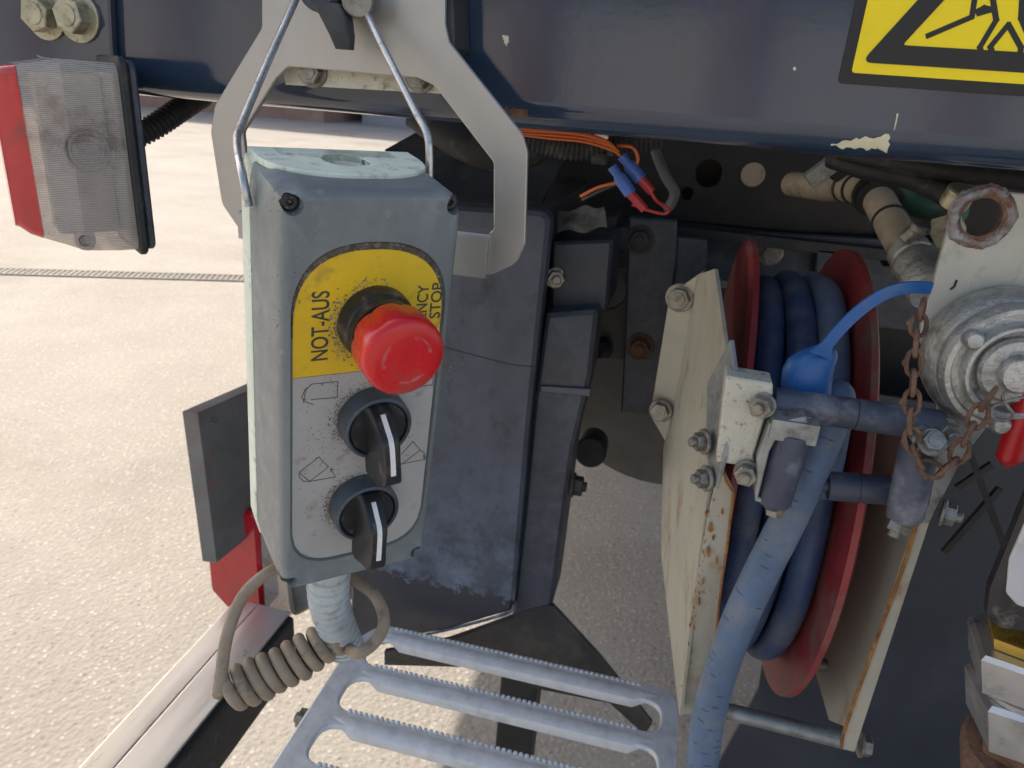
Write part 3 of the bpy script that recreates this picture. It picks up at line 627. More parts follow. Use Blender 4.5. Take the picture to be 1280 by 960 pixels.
# stop button
EX, EZ = .0022, .0462
def fr_sw(x, z): return frame(V((x, .001, z)), X3, Z3, -Y3)
bm = bm_new(); lathe(bm, fr_sw(EX, EZ), [(.0178, 0), (.0178, .0025), (.0172, .0085), (.0160, .0100), (.0158, .0150), (.0140, .0155), (.0140, .0240)], 48); es = obj('stop_button', bm, M['plastic_black'], t, local=True)
def flute(r_, z, a):
    k = max(0, min(1, (.0370-z)/.012)); f = abs(math.sin(a*4+.7)); return r_*(1-.075*k*(1-f**.5))
hp = [(.0150, .0185), (.0172, .0190), (.0180, .0200), (.0184, .0240), (.0185, .0290), (.0183, .0340), (.0177, .0362), (.0163, .0377), (.0135, .0385), (.0095, .0390), (.004, .0392)]
bm = bm_new(); lathe(bm, fr_sw(EX, EZ), hp, 96, rfun=flute); hd = obj('red_head', bm, M['red_button'], es, local=True, sharp=50)
# selector switches
def selector(cx, cz, rot):
    Fm = fr_sw(cx, cz) @ Matrix.Scale(1.12, 4)
    bm = bm_new(); lathe(bm, Fm, [(.0152, 0), (.0152, .0080), (.0148, .0098), (.0138, .0104), (.0131, .0100), (.0129, .0080)], 56); s = obj('selector_switch', bm, M['plastic_grey'], t, local=True)
    Hm = Fm @ Matrix.Rotation(rot, 4, 'Z')
    bm = bm_new(); lathe(bm, Hm, [(.0127, .003), (.0127, .0088), (.0122, .0094)], 48)
    # lever blade along local y
    secs_ = [(.0120, .0060, .0090, .0110), (.0095, .0058, .0090, .0150), (.0035, .0052, .0090, .0232), (0, .0050, .0090, .0250), (-.0080, .0047, .0090, .0262), (-.0140, .0050, .0090, .0266), (-.0185, .0056, .0120, .0258), (-.0200, .0052, .0150, .0240)]
    L = []
    for y, hw, z0, z1 in secs_:
        top = hw*.80; L.append([Hm @ V(p) for p in ((-hw*1.25, y, z0), (-hw, y, z0+(z1-z0)*.35), (-top, y, z1-.001), (-top*.75, y, z1), (top*.75, y, z1), (top, y, z1-.001), (hw, y, z0+(z1-z0)*.35), (hw*1.25, y, z0))])
    loft(bm, L); k = obj('knob', bm, M['plastic_black'], s, local=True, sharp=40)
    bm = bm_new()
    pts = [(.0100, .01455), (.0035, .0235), (0, .0253), (-.0080, .0265), (-.0130, .0269)]
    L = [[Hm @ V((x, y, z+dz)) for x, dz in ((-.00105, -.0004), (.00105, -.0004), (.00105, .00022), (-.00105, .00022))] for y, z in pts]
    loft(bm, L); obj('pointer_line', bm, M['white_paint'], s, local=True)
c1, c2 = bl(465, 523), bl(452, 628)
selector(c1[0], c1[1], R_(4)); selector(c2[0], c2[1], R_(-2))
# grime packed in the gap above the label
n_ = len(pan2); ks = [k for k in range(n_) if pan2[k][1] > .040]; cres = [pan2[k] for k in ks]+[lab[k] for k in reversed(ks)]
bm = bm_new(); plate2d(bm, cres, [], .0008, 0, frame(V((0, .0013, 0)), X3, Z3, -Y3)); obj('grime', bm, M['grime'], t, local=True)
def specks(par, n, fun, y, s0=.00012, s1=.0004):
    bm = bm_new()
    for k in range(n):
        x, z = fun(); q = random.uniform(s0, s1)*random.choice((.6, .8, 1, 1.4)); a = random.uniform(0, 3.14)
        c_, s_ = math.cos(a)*q, math.sin(a)*q; asp = random.uniform(.4, 1)
        b_ = [bm.verts.new((x+u*c_-v*s_*asp, y, z+u*s_+v*c_*asp)) for u, v in ((-1, -1), (1, -1), (1, 1), (-1, 1))]; p = bm.verts.new((x, y-q*.6, z))
        for i in range(4): bm.faces.new((b_[i], b_[(i+1) % 4], p))
    return obj('grit', bm, M['grit'], par, local=True, kind='stuff')
def around(cx, cz, r0, sp, a0, a1):
    def f():
        a = R_(a0+(a1-a0)*(random.random()+random.random())/2); r_ = r0+abs(random.gauss(0, sp)); return cx+r_*math.cos(a), cz+r_*math.sin(a)
    return f
def anywhere(x0, x1, z0, z1): return lambda: (random.uniform(x0, x1), random.uniform(z0, z1))
def clump(pts, sp):
    def f(): c_ = random.choice(pts); return c_[0]+random.gauss(0, sp), c_[1]+random.gauss(0, sp)
    return f
M['faint'] = mat('faded_arrow_print', (.60, .10, .10), .35, 0, .2, 80, (.60, .02, .025), .7, 150, 0)
bm = bm_new(); FM = fr_sw(EX, EZ)
for k in range(3):
    a0 = k*2.094+.3; q = [(math.cos(a0+s_*.09)*.0105, math.sin(a0+s_*.09)*.0105) for s_ in range(12)]
    for s_ in range(len(q)-1): stroke(bm, q[s_:s_+2], .0016, FM @ Matrix.Translation((0, 0, .0386)), .0004)
obj('turn_arrows', bm, M['faint'], es, local=True)
specks(lu, 600, around(EX, EZ, .0172, .0030, 70, 300), .00095)
for c_ in (c1, c2): specks(lo, 520, around(c_[0], c_[1], .0164, .0022, 75, 250), .00095)
specks(lo, 240, anywhere(-.033, .033, -.070, .020), .00095, .0001, .0003)
specks(lo, 260, clump([bl(425, 490), bl(405, 575), bl(400, 545), bl(540, 590), bl(395, 560), bl(440, 560), bl(420, 480)], .0035), .00095, .0001, .0003)
specks(t, 260, clump([bl(388, 290), bl(362, 340), bl(348, 410), bl(352, 255), bl(555, 470), bl(540, 590), bl(365, 375)], .004), -.0001, .0001, .0003)
# strain relief below
gp = [BM_ @ V(p) for p in ((-.0085, .022, -.104), (-.0085, .022, -.132), (-.0060, .022, -.152), (-.0005, .0215, -.172), (.0042, .021, -.186))]
gpath = smooth(gp, 28); ns = len(gpath)
bm = bm_new()
def grad(u):
    rib = (u*14) % 1; return (.0128-.0018*u)*(1.0 if rib < .40 else .90)
tube(bm, gpath, [grad(i/(ns-1)) for i in range(ns)], 30); gl = obj('strain_relief', bm, M['gland'], t)
# ================================================================ BAIL WIRE
o_ = smooth([BM_ @ V((-.044, .040, .088)), BM_ @ V((-.0452, .046, .1000)), PD(296, 176, .330), PD(303, 152, .336), PD(330, 88, .352), PD(367, 5, .372), PD(388, -48, .385), PD(410, -66, .39), PD(432, -50, .39), PD(450, 0, .385), PD(487, 75, .372), PD(520, 140, .362), PD(535, 172, .358), BM_ @ V((.0440, .048, .100)), BM_ @ V((.043, .046, .085))], 8)
bm = bm_new(); tube(bm, o_, .0019, 12); o = obj('bail_wire', bm, M['rod']); o['label'] = 'bent steel wire bail holding up the control box'; o['category'] = 'wire bail'
# ================================================================ COILED CABLE
cp = [gp[-1], PD(447, 816, .418), PD(468, 803, .420), PD(480, 778, .424), PD(471, 748, .430), PD(448, 728, .438), PD(405, 708, .446), PD(362, 706, .440), PD(332, 718, .432), PD(302, 748, .428), PD(284, 795, .424), PD(277, 840, .422), PD(273, 868, .420)]
h0, h1 = PD(284, 864, .430), PD(425, 790, .450)
ax = (h1-h0).normalized(); hu = (CU-ax*CU.dot(ax)).normalized(); hv = ax.cross(hu)
hel = []
turns = 9; RH = .0108
for k in range(turns*20+1):
    a = -1.2+2*math.pi*k/20; u = k/(turns*20); c_ = h0.lerp(h1, u)+V((0, 0, -.004*math.sin(math.pi*u)))
    rr_ = RH*(1-.12*u)
    hel.append(c_+(hu*math.cos(a)+hv*math.sin(a))*rr_*(1+.05*math.sin(a*1.7)))
path = smooth(cp, 10)+hel[2:]+smooth([hel[-1], PD(428, 768, .465), PD(416, 735, .470), PD(404, 690, .478)], 8)[1:]
bm = bm_new(); tube(bm, path, .0036, 12); o = obj('coiled_cable', bm, M['cable']); o['label'] = 'beige coiled cable hanging in a loop below the control box'; o['category'] = 'cable'
# ================================================================ NAVY STEEL BOX BEHIND THE CONTROL BOX
NY = .675
t = thing('navy_locker', 'scratched navy steel box behind the control box', 'steel box', PY(570, 780, NY))
fp = [PY(x, y, NY) for x, y in ((452, 250), (688, 266), (662, 520), (641, 764), (560, 788), (480, 803), (436, 806))]
front = [(p.x, p.z) for p in fp]; front = fillet(front, [.004, .012, .02, .012, .01, .01, .01])
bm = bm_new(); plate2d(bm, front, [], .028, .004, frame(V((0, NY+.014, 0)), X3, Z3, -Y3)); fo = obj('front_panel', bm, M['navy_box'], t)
# folded lower edge in lighter scuffed paint
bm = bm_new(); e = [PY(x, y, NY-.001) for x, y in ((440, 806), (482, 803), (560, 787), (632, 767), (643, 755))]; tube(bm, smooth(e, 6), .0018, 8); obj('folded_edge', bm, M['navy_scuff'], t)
# scuffed lower band
bm = bm_new(); q = [PY(x, y, NY-.0004) for x, y in ((470, 770), (520, 735), (590, 705), (650, 690), (645, 712), (600, 735), (540, 765), (480, 795))]
# top face and body behind
tz0 = PY(688, 264, NY).z-.003
bm = bm_new(); tp = [V((PY(452, 250, NY).x, NY+.0285, tz0)), V((PY(688, 266, NY).x-.006, NY+.0285, tz0)), V((PY(688, 266, NY).x-.006, NY+.30, tz0)), V((PY(452, 250, NY).x, NY+.30, tz0))]
extr(bm, tp, V((0, 0, -.40)), .004); obj('body', bm, M['dark_steel'], t)
bm = bm_new(); tube(bm, [PY(556, 434, NY-.0002), PY(600, 446, NY-.0002), PY(640, 456, NY-.0002), PY(672, 459, NY-.0002)], .00035, 6); obj('scratch', bm, M['ink'], t)
# sloped dark plate above the locker
PLT = [PY(481, 187, .82), PY(530, 160, .88), PY(560, 140, .90), PY(720, 150, .90), PY(705, 195, .83), PY(672, 262, .73), PY(560, 262, .73)]
bm = bm_new(); extr(bm, PLT, V((0, .004, -.006))); o = obj('slanted_plate', bm, M['dark_steel']); o['label'] = 'dark dusty slanted steel plate above the navy box under the beam'; o['category'] = 'plate'
bm = bm_new(); pth = [PY(520, 138, .66), PY(548, 158, .66), PY(580, 178, .66), PY(610, 190, .67), PY(640, 192, .69), PY(668, 186, .72)]; tube(bm, smooth(pth, 8), .016, 18); o = obj('rubber_hose', bm, M['rubber']); o['label'] = 'thick black rubber hose under the beam behind the hook bracket'; o['category'] = 'hose'
# ================================================================ POST WITH GUSSET
t = thing('support_post', 'dark navy steel post with triangular foot gusset beside the navy box', 'post', PY(650, 900, .62))
PYy = .69
bm = bm_new(); plateY(bm, [(683, 393), (747, 388), (738, 470), (716, 560), (690, 757), (640, 772), (655, 640), (668, 500)], PYy+.001, .06, .004, .004); obj('post', bm, M['navy_dull'], t)
bm = bm_new(); plateY(bm, [(676, 482), (739, 486), (737, 496), (675, 490)], PYy-.002, .004, .0008); obj('weld_seam', bm, M['navy'], t)
bm = bm_new(); plateY(bm, [(648, 758), (690, 757), (750, 822), (815, 905), (806, 920), (762, 880), (672, 862), (622, 836), (480, 832), (480, 815), (560, 800), (640, 772)], PYy+.004, .008, .0012); obj('gusset', bm, M['dark_steel'], t)
bm = bm_new(); aabb(bm, V((PY(622, 900, .72).x, .715, .2)), V((PY(668, 900, .72).x, .765, PY(640, 800, .71).z)), .004); obj('lower_post', bm, M['black_steel'], t)
bm = bm_new(); tube(bm, [PY(691, 757, PYy+.002), PY(750, 822, PYy+.002), PY(812, 903, PYy+.002)], .0028, 8); obj('gusset_edge', bm, M['dark_steel'], t)
bolt(t, PY(716, 606, PYy+.02), X3, .011, .009, .014, 'dark_steel', nut=True)
# ================================================================ SMALL NAVY BRACKET ABOVE THE POST
t = thing('angle_bracket', 'dark navy angle bracket bolted above the post', 'bracket', PY(725, 380, .64))
bm = bm_new(); plateY(bm, [(690, 303), (766, 300), (759, 388), (688, 392)], NY+.045, .09, .003, .003); obj('face', bm, M['navy_dull'], t)
bm = bm_new(); plateY(bm, [(690, 280), (772, 270), (766, 300), (690, 303)], .79, .06, .002); obj('upper_face', bm, M['black_steel'], t)
bolt(t, PY(694, 347, NY+.045), V((.3, -1, 0)), .009, .007, .011, 'zinc', nut=True)
bm = bm_new(); plateY(bm, [(682, 392), (712, 388), (714, 398), (708, 404), (684, 402)], NY+.03, .01, .002, .003); obj('clip', bm, M['dark_steel'], t)
# dirty torn label
bm = bm_new(); NX, NZ = 14, 8; g_ = []
for j in range(NZ+1):
    row = []
    for i in range(NX+1):
        u, v = i/NX, j/NZ; x = 697+u*62+(1-v)*4*math.sin(u*5); y = 262+v*29-u*5+3*math.sin(u*9+v*3); p = PY(x, y, .745-.03*v+.003*math.sin(u*7+v*4)); row.append(bm.verts.new(p))
    g_.append(row)
for A, B in zip(g_, g_[1:]):
    for i in range(NX): bm.faces.new((A[i], A[i+1], B[i+1], B[i]))
ext = bmesh.ops.solidify(bm, geom=bm.faces[:], thickness=.0006)
o = obj('torn_label', bm, M['paper']); o['label'] = 'dirty torn paper label lying on the dark bracket below the crimp connectors'; o['category'] = 'label'
# ================================================================ WIRING UNDER THE BEAM
bm = bm_new(); corrugated(bm, smooth([PY(636, 168, .56), PY(680, 176, .565), PY(720, 183, .57), PY(770, 178, .575), PY(830, 168, .58)], 10), .0105, .0036); o = obj('corrugated_conduit', bm, M['rubber']); o['label'] = 'long black corrugated conduit running along the underside of the beam beside orange wires'; o['category'] = 'conduit'
t = thing('wire_bundle', 'orange wires with blue and red crimp connectors hanging under the beam', 'wires', PY(780, 200, .56))
for k, (y0, y1, e) in enumerate(((163, 172, 758), (166, 176, 762), (160, 169, 755), (168, 181, 764))):
    bm = bm_new(); tube(bm, smooth([PY(648, y0, .552), PY(690, y0+2+k, .548), PY(730, y0+6+k, .545), PY(e, y1+6, .545), PY(e+12, y1+14, .545)], 8), .0011, 8); obj('wire', bm, M['orange'], t)
bm = bm_new(); tube(bm, smooth([PY(726, 245, .57), PY(748, 234, .556), PY(772, 228, .55), PY(776, 226, .549)], 8), .0012, 8); obj('wire', bm, M['orange'], t)
bm = bm_new(); tube(bm, smooth([PY(772, 182, .55), PY(790, 184, .545), PY(797, 196, .545), PY(795, 206, .546), PY(788, 205, .546)], 8), .0012, 8); obj('wire', bm, M['orange'], t)
bm = bm_new(); tube(bm, smooth([PY(728, 250, .575), PY(752, 238, .56), PY(776, 228, .551)], 8), .0012, 8); obj('wire', bm, M['ink'], t)
bm = bm_new(); tube(bm, [PY(744, 167, .547), PY(760, 172, .546)], .0016, 8); obj('wire_end', bm, M['white_paint'], t)
def crimp(a_, b_, c_, d_, Y):
    A, B, C, D = [PY(*q, Y) for q in (a_, b_, c_, d_)]
    bm = bm_new(); tube(bm, [A, A.lerp(B, .3), A.lerp(B, .42), B], [.0036, .0032, .0048, .0046], 14); s = obj('crimp_sleeve', bm, M['bluecrimp'], t)
    bm = bm_new(); tube(bm, [B.lerp(C, -.25), B.lerp(C, .1), C], [.0036, .0034, .0030], 12); obj('crimp_sleeve', bm, M['redcrimp'], t)
crimp((765, 208), (788, 242), (806, 262), None or (806, 262), .540); crimp((777, 195), (801, 224), (815, 240), (815, 240), .546)
bm = bm_new(); tube(bm, smooth([PY(812, 238, .546), PY(822, 252, .55), PY(836, 261, .56), PY(830, 267, .565), PY(808, 262, .56), PY(790, 255, .56)], 8), .0012, 8); obj('wire', bm, M['redcrimp'], t)
bm = bm_new(); aabb(bm, PY(738, 205, .565), PY(762, 190, .58), .002); aabb(bm, PY(758, 196, .545), PY(772, 178, .56), .002); obj('cable_clip', bm, M['rubber'], t)
bm = bm_new(); tube(bm, smooth([PY(816, 160, .60), PY(820, 190, .60), PY(832, 220, .60), PY(843, 240, .605), PY(838, 256, .61), PY(830, 262, .61)], 8), .0042, 14); o = obj('grey_cable', bm, M['greycable']); o['label'] = 'grey cable hanging down under the beam beside the crimp connectors'; o['category'] = 'cable'
# ================================================================ CHASSIS
CY = 1.02
t = thing('chassis_frame', 'black chassis crossmember with drilled holes behind the hose reel', 'chassis', PY(980, 340, CY))
bm = bm_new(); plateY(bm, [(690, 120), (1330, 150), (1330, 300), (1000, 290), (770, 268), (690, 262)], CY, .012, .001, 0, [(886, 217, .017), (859, 242, .008)]); obj('web_plate', bm, M['black_steel'], t)
bm = bm_new(); plateY(bm, [(690, 120), (1330, 150), (1330, 700), (690, 480)], CY+.10, .01, 0); obj('rear_plate', bm, M['black_steel'], t)
bm = bm_new(); lathe(bm, frame(PY(941, 218, CY), X3, Z3, -Y3), [(.015, .0005), (.015, .004), (.012, .005)], 26); obj('cover_plug', bm, M['pipe'], t)
bm = bm_new(); a_, b_ = PY(770, 268, CY), PY(1330, 306, CY); aabb(bm, V((a_.x, CY-.05, a_.z-.014)), V((b_.x, CY-.001, a_.z)), .002); obj('flange', bm, M['dark_steel'], t)
bm = bm_new(); plateY(bm, [(850, 285), (1330, 312), (1330, 440), (1200, 420), (960, 395), (850, 380)], CY-.03, .012, .001, 0, [(1109, 325, .0075)]); obj('lower_plate', bm, M['navy_dull'], t)
bolt(t, PY(963, 316, CY-.03), -Y3, .011, .008, .016, 'zinc')
bm = bm_new(); plateY(bm, [(1022, 312), (1068, 316), (1070, 420), (1012, 420)], CY-.05, .012, .001); obj('stiffener', bm, M['navy_dull'], t)
bm = bm_new(); cyl(bm, PY(885, 352, .93), PY(1005, 366, .93), .0055, 14); obj('cross_rod', bm, M['galv_dull'], t)
t = thing('reel_mount', 'navy vertical bracket plate with bolts beside the cream reel plate', 'bracket', PY(815, 510, .86))
bm = bm_new(); plateY(bm, [(786, 272), (846, 276), (845, 330), (822, 520), (776, 515), (782, 400)], .84, .012, .002); obj('plate', bm, M['navy_dull'], t)
bm = bm_new(); plateY(bm, [(846, 296), (884, 300), (884, 350), (850, 380), (838, 400)], .85, .008, .001); obj('side_plate', bm, M['navy_dull'], t)
bolt(t, PY(800, 299, .84), -Y3, .0115, .010, .016, 'dark_steel', nut=True); bolt(t, PY(800, 433, .84), -Y3, .0115, .010, .017, 'rust', nut=True)
t = thing('drilled_plate', 'grey plate with a large round hole behind the navy post', 'plate', PY(762, 440, .9))
bm = bm_new(); plateY(bm, [(738, 285), (786, 285), (785, 450), (728, 447)], .90, .010, .001, 0, [(757, 362, .026)]); obj('plate', bm, M['dusty'], t)
bolt(t, PY(768, 322, .89), V((.6, -.8, 0)), .011, .014, .013, 'dark_steel', nut=False); bolt(t, PY(758, 434, .89), V((-.7, -.7, -.1)), .012, .014, .014, 'dark_steel', nut=True)
# brake chamber / axle end seen past the post
t = thing('axle_housing', 'dusty grey axle housing with a round stub behind the post', 'axle', PY(785, 620, 1.1))
ac = PY(838, 480, 1.04)
bm = bm_new(); lathe(bm, frame(ac+V((0, .08, 0)), X3, Z3, -Y3), [(.190, -.06), (.196, 0), (.196, .03), (.188, .045), (.14, .060), (.08, .068), (.02, .070)], 56); obj('housing', bm, M['dusty'], t)
bm = bm_new(); cyl(bm, PY(742, 552, .96), PY(738, 566, .90), .0215, 32, .002); obj('stub', bm, M['dark_steel'], t)
bm = bm_new(); aabb(bm, ac+V((-.10, .16, -.07)), ac+V((1.2, .30, .07)), .03); obj('axle_tube', bm, M['dusty'], t)
# ================================================================ HOSE REEL
t = thing('hose_reel', 'red hose reel with blue hose in a cream steel frame', 'hose reel', V((.12, .70, .60)))
RC = V((.0, .715, .813)); RR = .220
def disc(x, sgn, nm='flange_disc'):
    Mx = frame(V((x, RC.y, RC.z)), Y3, Z3, X3)
    s = sgn
    bm = bm_new(); lathe(bm, Mx, [(.05, s*.004), (RR*.55, s*.004), (RR*.93, s*.010), (RR*.97, s*.012), (RR, s*.009), (RR, s*.004), (RR*.975, s*.004), (RR*.93, s*.002), (RR*.55, -s*.003), (.05, -s*.003)], 96)
    return obj(nm, bm, M['redreel'], t, sharp=30)
XL, XR = .0735, .150
disc(XL, -1); disc(XR, 1)
bm = bm_new(); lathe(bm, frame(V((0, RC.y, RC.z)), Y3, Z3, X3), [(.07, XL), (.07, XR)], 40); obj('drum', bm, M['redreel'], t)
bm = bm_new(); lathe(bm, frame(V((0, RC.y, RC.z)), Y3, Z3, X3), [(.018, .045), (.018, .20)], 30); obj('axle', bm, M['galv_dull'], t)
def wind(x, rad_, r_, a0=0, a1=360, wob=.002):
    bm = bm_new(); P = []
    for k in range(97):
        a = R_(a0+(a1-a0)*k/96); q_ = rad_*(1+.012*math.sin(2*a+x*90)+.008*math.sin(5*a+x*300)); P.append(V((x+wob*math.sin(2*a+x*200), RC.y+q_*math.cos(a), RC.z+q_*math.sin(a))))
    tube(bm, P, lambda u: r_*(1+.02*math.sin(u*23)), 16, cap=False); return obj('hose_winding', bm, M['hose'], t)
for x, rd in ((.0865, .176), (.110, .181), (.1345, .179), (.098, .157), (.122, .157)): wind(x, rd, .0122)
# side plates: outline points given as (pixel x, pixel y, depth)
def quadplate(pts, th, nm, m='creamsteel', dirv=X3, bev=.0008):
    bm = bm_new(); P = [PY(x, y, Y) for x, y, Y in pts]
    n = sum(((P[i]-P[0]).cross(P[(i+1) % len(P)]-P[0]) for i in range(len(P))), V()).normalized()
    c_ = sum(P, V())/len(P); P = [p-n*(p-c_).dot(n) for p in P]
    if n.dot(dirv) < 0: n = -n
    extr(bm, P, n*th, bev); return obj(nm, bm, M[m], t)
PA, PB, PC = PY(866, 750, .497), PY(886, 610, .497), PY(848, 478, .708); PN = (PB-PA).cross(PC-PA).normalized()
def onplate(x, y): d = ray(x, y); return CC+d*((PA-CC).dot(PN)/d.dot(PN))
bm = bm_new(); extr(bm, [onplate(*q) for q in ((872, 343), (893, 336), (900, 385), (906, 430), (911, 540), (886, 604), (866, 750), (849, 895), (838, 800), (826, 690), (829, 560), (848, 478))], PN*(.003 if PN.x > 0 else -.003), .0006); obj('side_plate', bm, M['creamsteel'], t)
# rear bolting flange of the left plate
quadplate([(838, 367, .688), (879, 340, .664), (873, 348, .676), (850, 478, .706), (833, 550, .748), (811, 521, .740)], .003, 'rear_flange', dirv=Y3)
bolt(t, PY(850, 372, .680), V((-.2, -1, 0)), .0105, .006, .0135, 'zinc'); bolt(t, PY(826, 513, .722), V((-.2, -1, 0)), .010, .006, .0125, 'zinc')
quadplate([(897, 590, .494), (905, 588, .493), (918, 614, .492), (902, 730, .494), (889, 830, .496), (876, 893, .498), (849, 893, .498), (867, 750, .494), (886, 640, .492)], .003, 'front_flange', dirv=Y3)
for q in ([(904, 590), (909, 604), (917, 616)], [(917, 616), (908, 690), (902, 730), (889, 830), (876, 893)]):
    bm = bm_new(); tube(bm, smooth([PY(x, y, .4915) for x, y in q], 6), .0010, 6); obj('rust_edge', bm, M['rust_edge'], t)
rs_ = []
for k in range(34):
    y_ = random.uniform(622, 860); xc_ = 888-(y_-622)*.15; rs_.append((xc_+random.uniform(-2, 5), y_, random.choice((.8, 1.2, 1.6, 2.4))))
for (x, y, s) in rs_+[(903, 640, 3), (896, 700, 3)]+list(((889, 660, 5), (892, 672, 3), (886, 690, 5), (879, 727, 3), (884, 640, 4), (874, 754, 3))):
    bm = bm_new(); P = [PY(x+s*math.cos(a)*random.uniform(.4, .8), y+s*math.sin(a)*random.uniform(.7, 1.8), .4922) for a in [k*.7 for k in range(9)]]; extr(bm, P, V((0, -.0004, 0))); obj('rust_spot', bm, M['rust_edge'], t)
# right plate
XP = PY(1143, 660, .50).x
def PXq(x, y): return PX(x, y, XP)
bm = bm_new(); P = [PXq(*q) for q in ((1090, 500), (1145, 540), (1144, 655), (1055, 908), (1036, 900), (1018, 836), (1030, 760), (1035, 600))]
P = [V((XP, p.y, p.z)) for p in P]; extr(bm, P, V((.003, 0, 0)), .0006); obj('side_plate', bm, M['creamsteel'], t)
quadplate([(1144, 655, .4985), (1166, 640, .4985), (1156, 672, .4985), (1068, 940, .4985), (1052, 936, .4985), (1056, 908, .4985)], .003, 'front_flange', dirv=Y3)
bm = bm_new(); tube(bm, smooth([PY(1146, 655, .4975), PY(1128, 712, .4975), PY(1090, 815, .4975), PY(1056, 912, .4975), PY(1052, 934, .4975)], 8), .0014, 8); obj('rust_edge', bm, M['rust_edge'], t)
bm = bm_new(); tube(bm, [PY(906, 888, .535), PY(1068, 929, .535)], .0072, 20); obj('bottom_tube', bm, M['galv_dull'], t)
bolt(t, PY(1074, 930, .535), X3, .009, .007, .011, 'zinc')
bm = bm_new(); P_ = PXq(1033, 832); cyl(bm, P_+V((.002, 0, 0)), P_+V((-.012, 0, 0)), .0055, 16, .001); obj('stop_pin', bm, M['zinc'], t)
# ================================================================ ROLLER GUIDE
GY = .462
t = thing('roller_guide', 'roller guide of four dark blue rollers on steel brackets before the hose reel', 'roller guide', PY(1040, 620, GY))
def roller(a_, b_, r_, Y0=GY, groove=True, Y1=None):
    A, B = PY(*a_, Y0), PY(*b_, Y1 or Y0)
    bm = bm_new(); L = (B-A).length; Mx = axis_frame(A, B-A)
    pr = [(r_*.45, -.004), (r_*.45, 0), (r_*.94, .0005), (r_, .002)]
    if groove: pr += [(r_, L*.49), (r_*.92, L*.493), (r_*.92, L*.497), (r_, L*.50)]
    pr += [(r_, L-.002), (r_*.94, L-.0005), (r_*.45, L), (r_*.45, L+.004)]
    lathe(bm, Mx, pr, 32); return obj('roller', bm, M['roller'], t)
roller((966, 503), (1178, 533), .0100)
roller((1034, 607), (1112, 613), .0100, .478, True)
roller((993, 540), (966, 628), .0112, .445, False)
roller((1151, 552), (1130, 646), .0112, .452, False)
# left bracket: plate, block, L-bracket
def slab(px, Y, th, m, nm, bev=.0008, rad=0): bm = bm_new(); plateY(bm, px, Y, th, bev, rad); return obj(nm, bm, M[m], t)
slab([(908, 470), (966, 480), (966, 492), (942, 570), (944, 585), (895, 578)], .447, .022, 'creamspot', 'block', .0012, .0015)
bm = bm_new(); P = [PY(x, y, Y) for x, y, Y in ((909, 424, .475), (915, 470, .455), (906, 570, .445), (893, 610, .446), (884, 605, .455), (882, 560, .475), (893, 480, .50))]
n_ = (P[1]-P[0]).cross(P[4]-P[0]).normalized(); c_ = sum(P, V())/len(P); P = [p-n_*(p-c_).dot(n_) for p in P]; n_ = n_ if n_.x > 0 else -n_
extr(bm, P, n_*.003, .0006); obj('side_plate', bm, M['galv_dull'], t)
slab([(946, 575), (962, 530), (1008, 521), (1011, 534), (975, 541), (962, 565), (948, 622), (978, 630), (976, 636), (944, 627)], .438, .018, 'galv_dull', 'l_bracket', .0008, .001)
bm = bm_new(); aabb(bm, PY(966, 524, .436), PY(1012, 535, .465), .0012); obj('bracket_tab', bm, M['galv_dull'], t)
bolt(t, PY(954, 506, .447), V((-.4, -1, 0)), .0072, .006, .0085, 'zinc', nut=True); bolt(t, PY(934, 590, .445), V((-.2, -1, 0)), .0072, .006, .0085, 'zinc', nut=True)
bolt(t, PY(881, 552, .468), V((-1, -.5, 0)), .0065, .005, .009, 'zinc', nut=True); bolt(t, PY(884, 598, .455), V((-1, -.5, 0)), .0065, .005, .009, 'zinc', nut=True)
bolt(t, PY(1000, 526, .45), V((0, -.25, 1)), .0065, .004, .0085, 'zinc'); bolt(t, PY(970, 633, .45), V((0, -.1, -1)), .0065, .006, .0, 'zinc')
# right bracket
slab([(1176, 545), (1214, 552), (1162, 655), (1128, 655), (1120, 640), (1148, 646), (1160, 630)], .462, .006, 'galv_dull', 'l_bracket', .0008, .002)
slab([(1140, 548), (1160, 541), (1190, 556), (1192, 566), (1170, 562), (1143, 560)], .440, .030, 'galv_dull', 'bracket_tab', .0012, .002)
slab([(1170, 505), (1215, 470), (1260, 500), (1214, 560), (1176, 555)], .485, .006, 'galv_dull', 'rear_plate', .0008, .004)
bolt(t, PY(1180, 538, .458), V((.2, -1, 0)), .0072, .006, .009, 'zinc', nut=True); bolt(t, PY(1126, 650, .455), V((-.3, -.4, -1)), .0072, .006, .009, 'zinc', nut=True); bolt(t, PY(1176, 640, .462), V((1, -.3, 0)), .0072, .006, .009, 'zinc', nut=True)
bolt(t, PY(1164, 553, .440), V((0, -.8, .6)), .0065, .004, .0085, 'zinc')
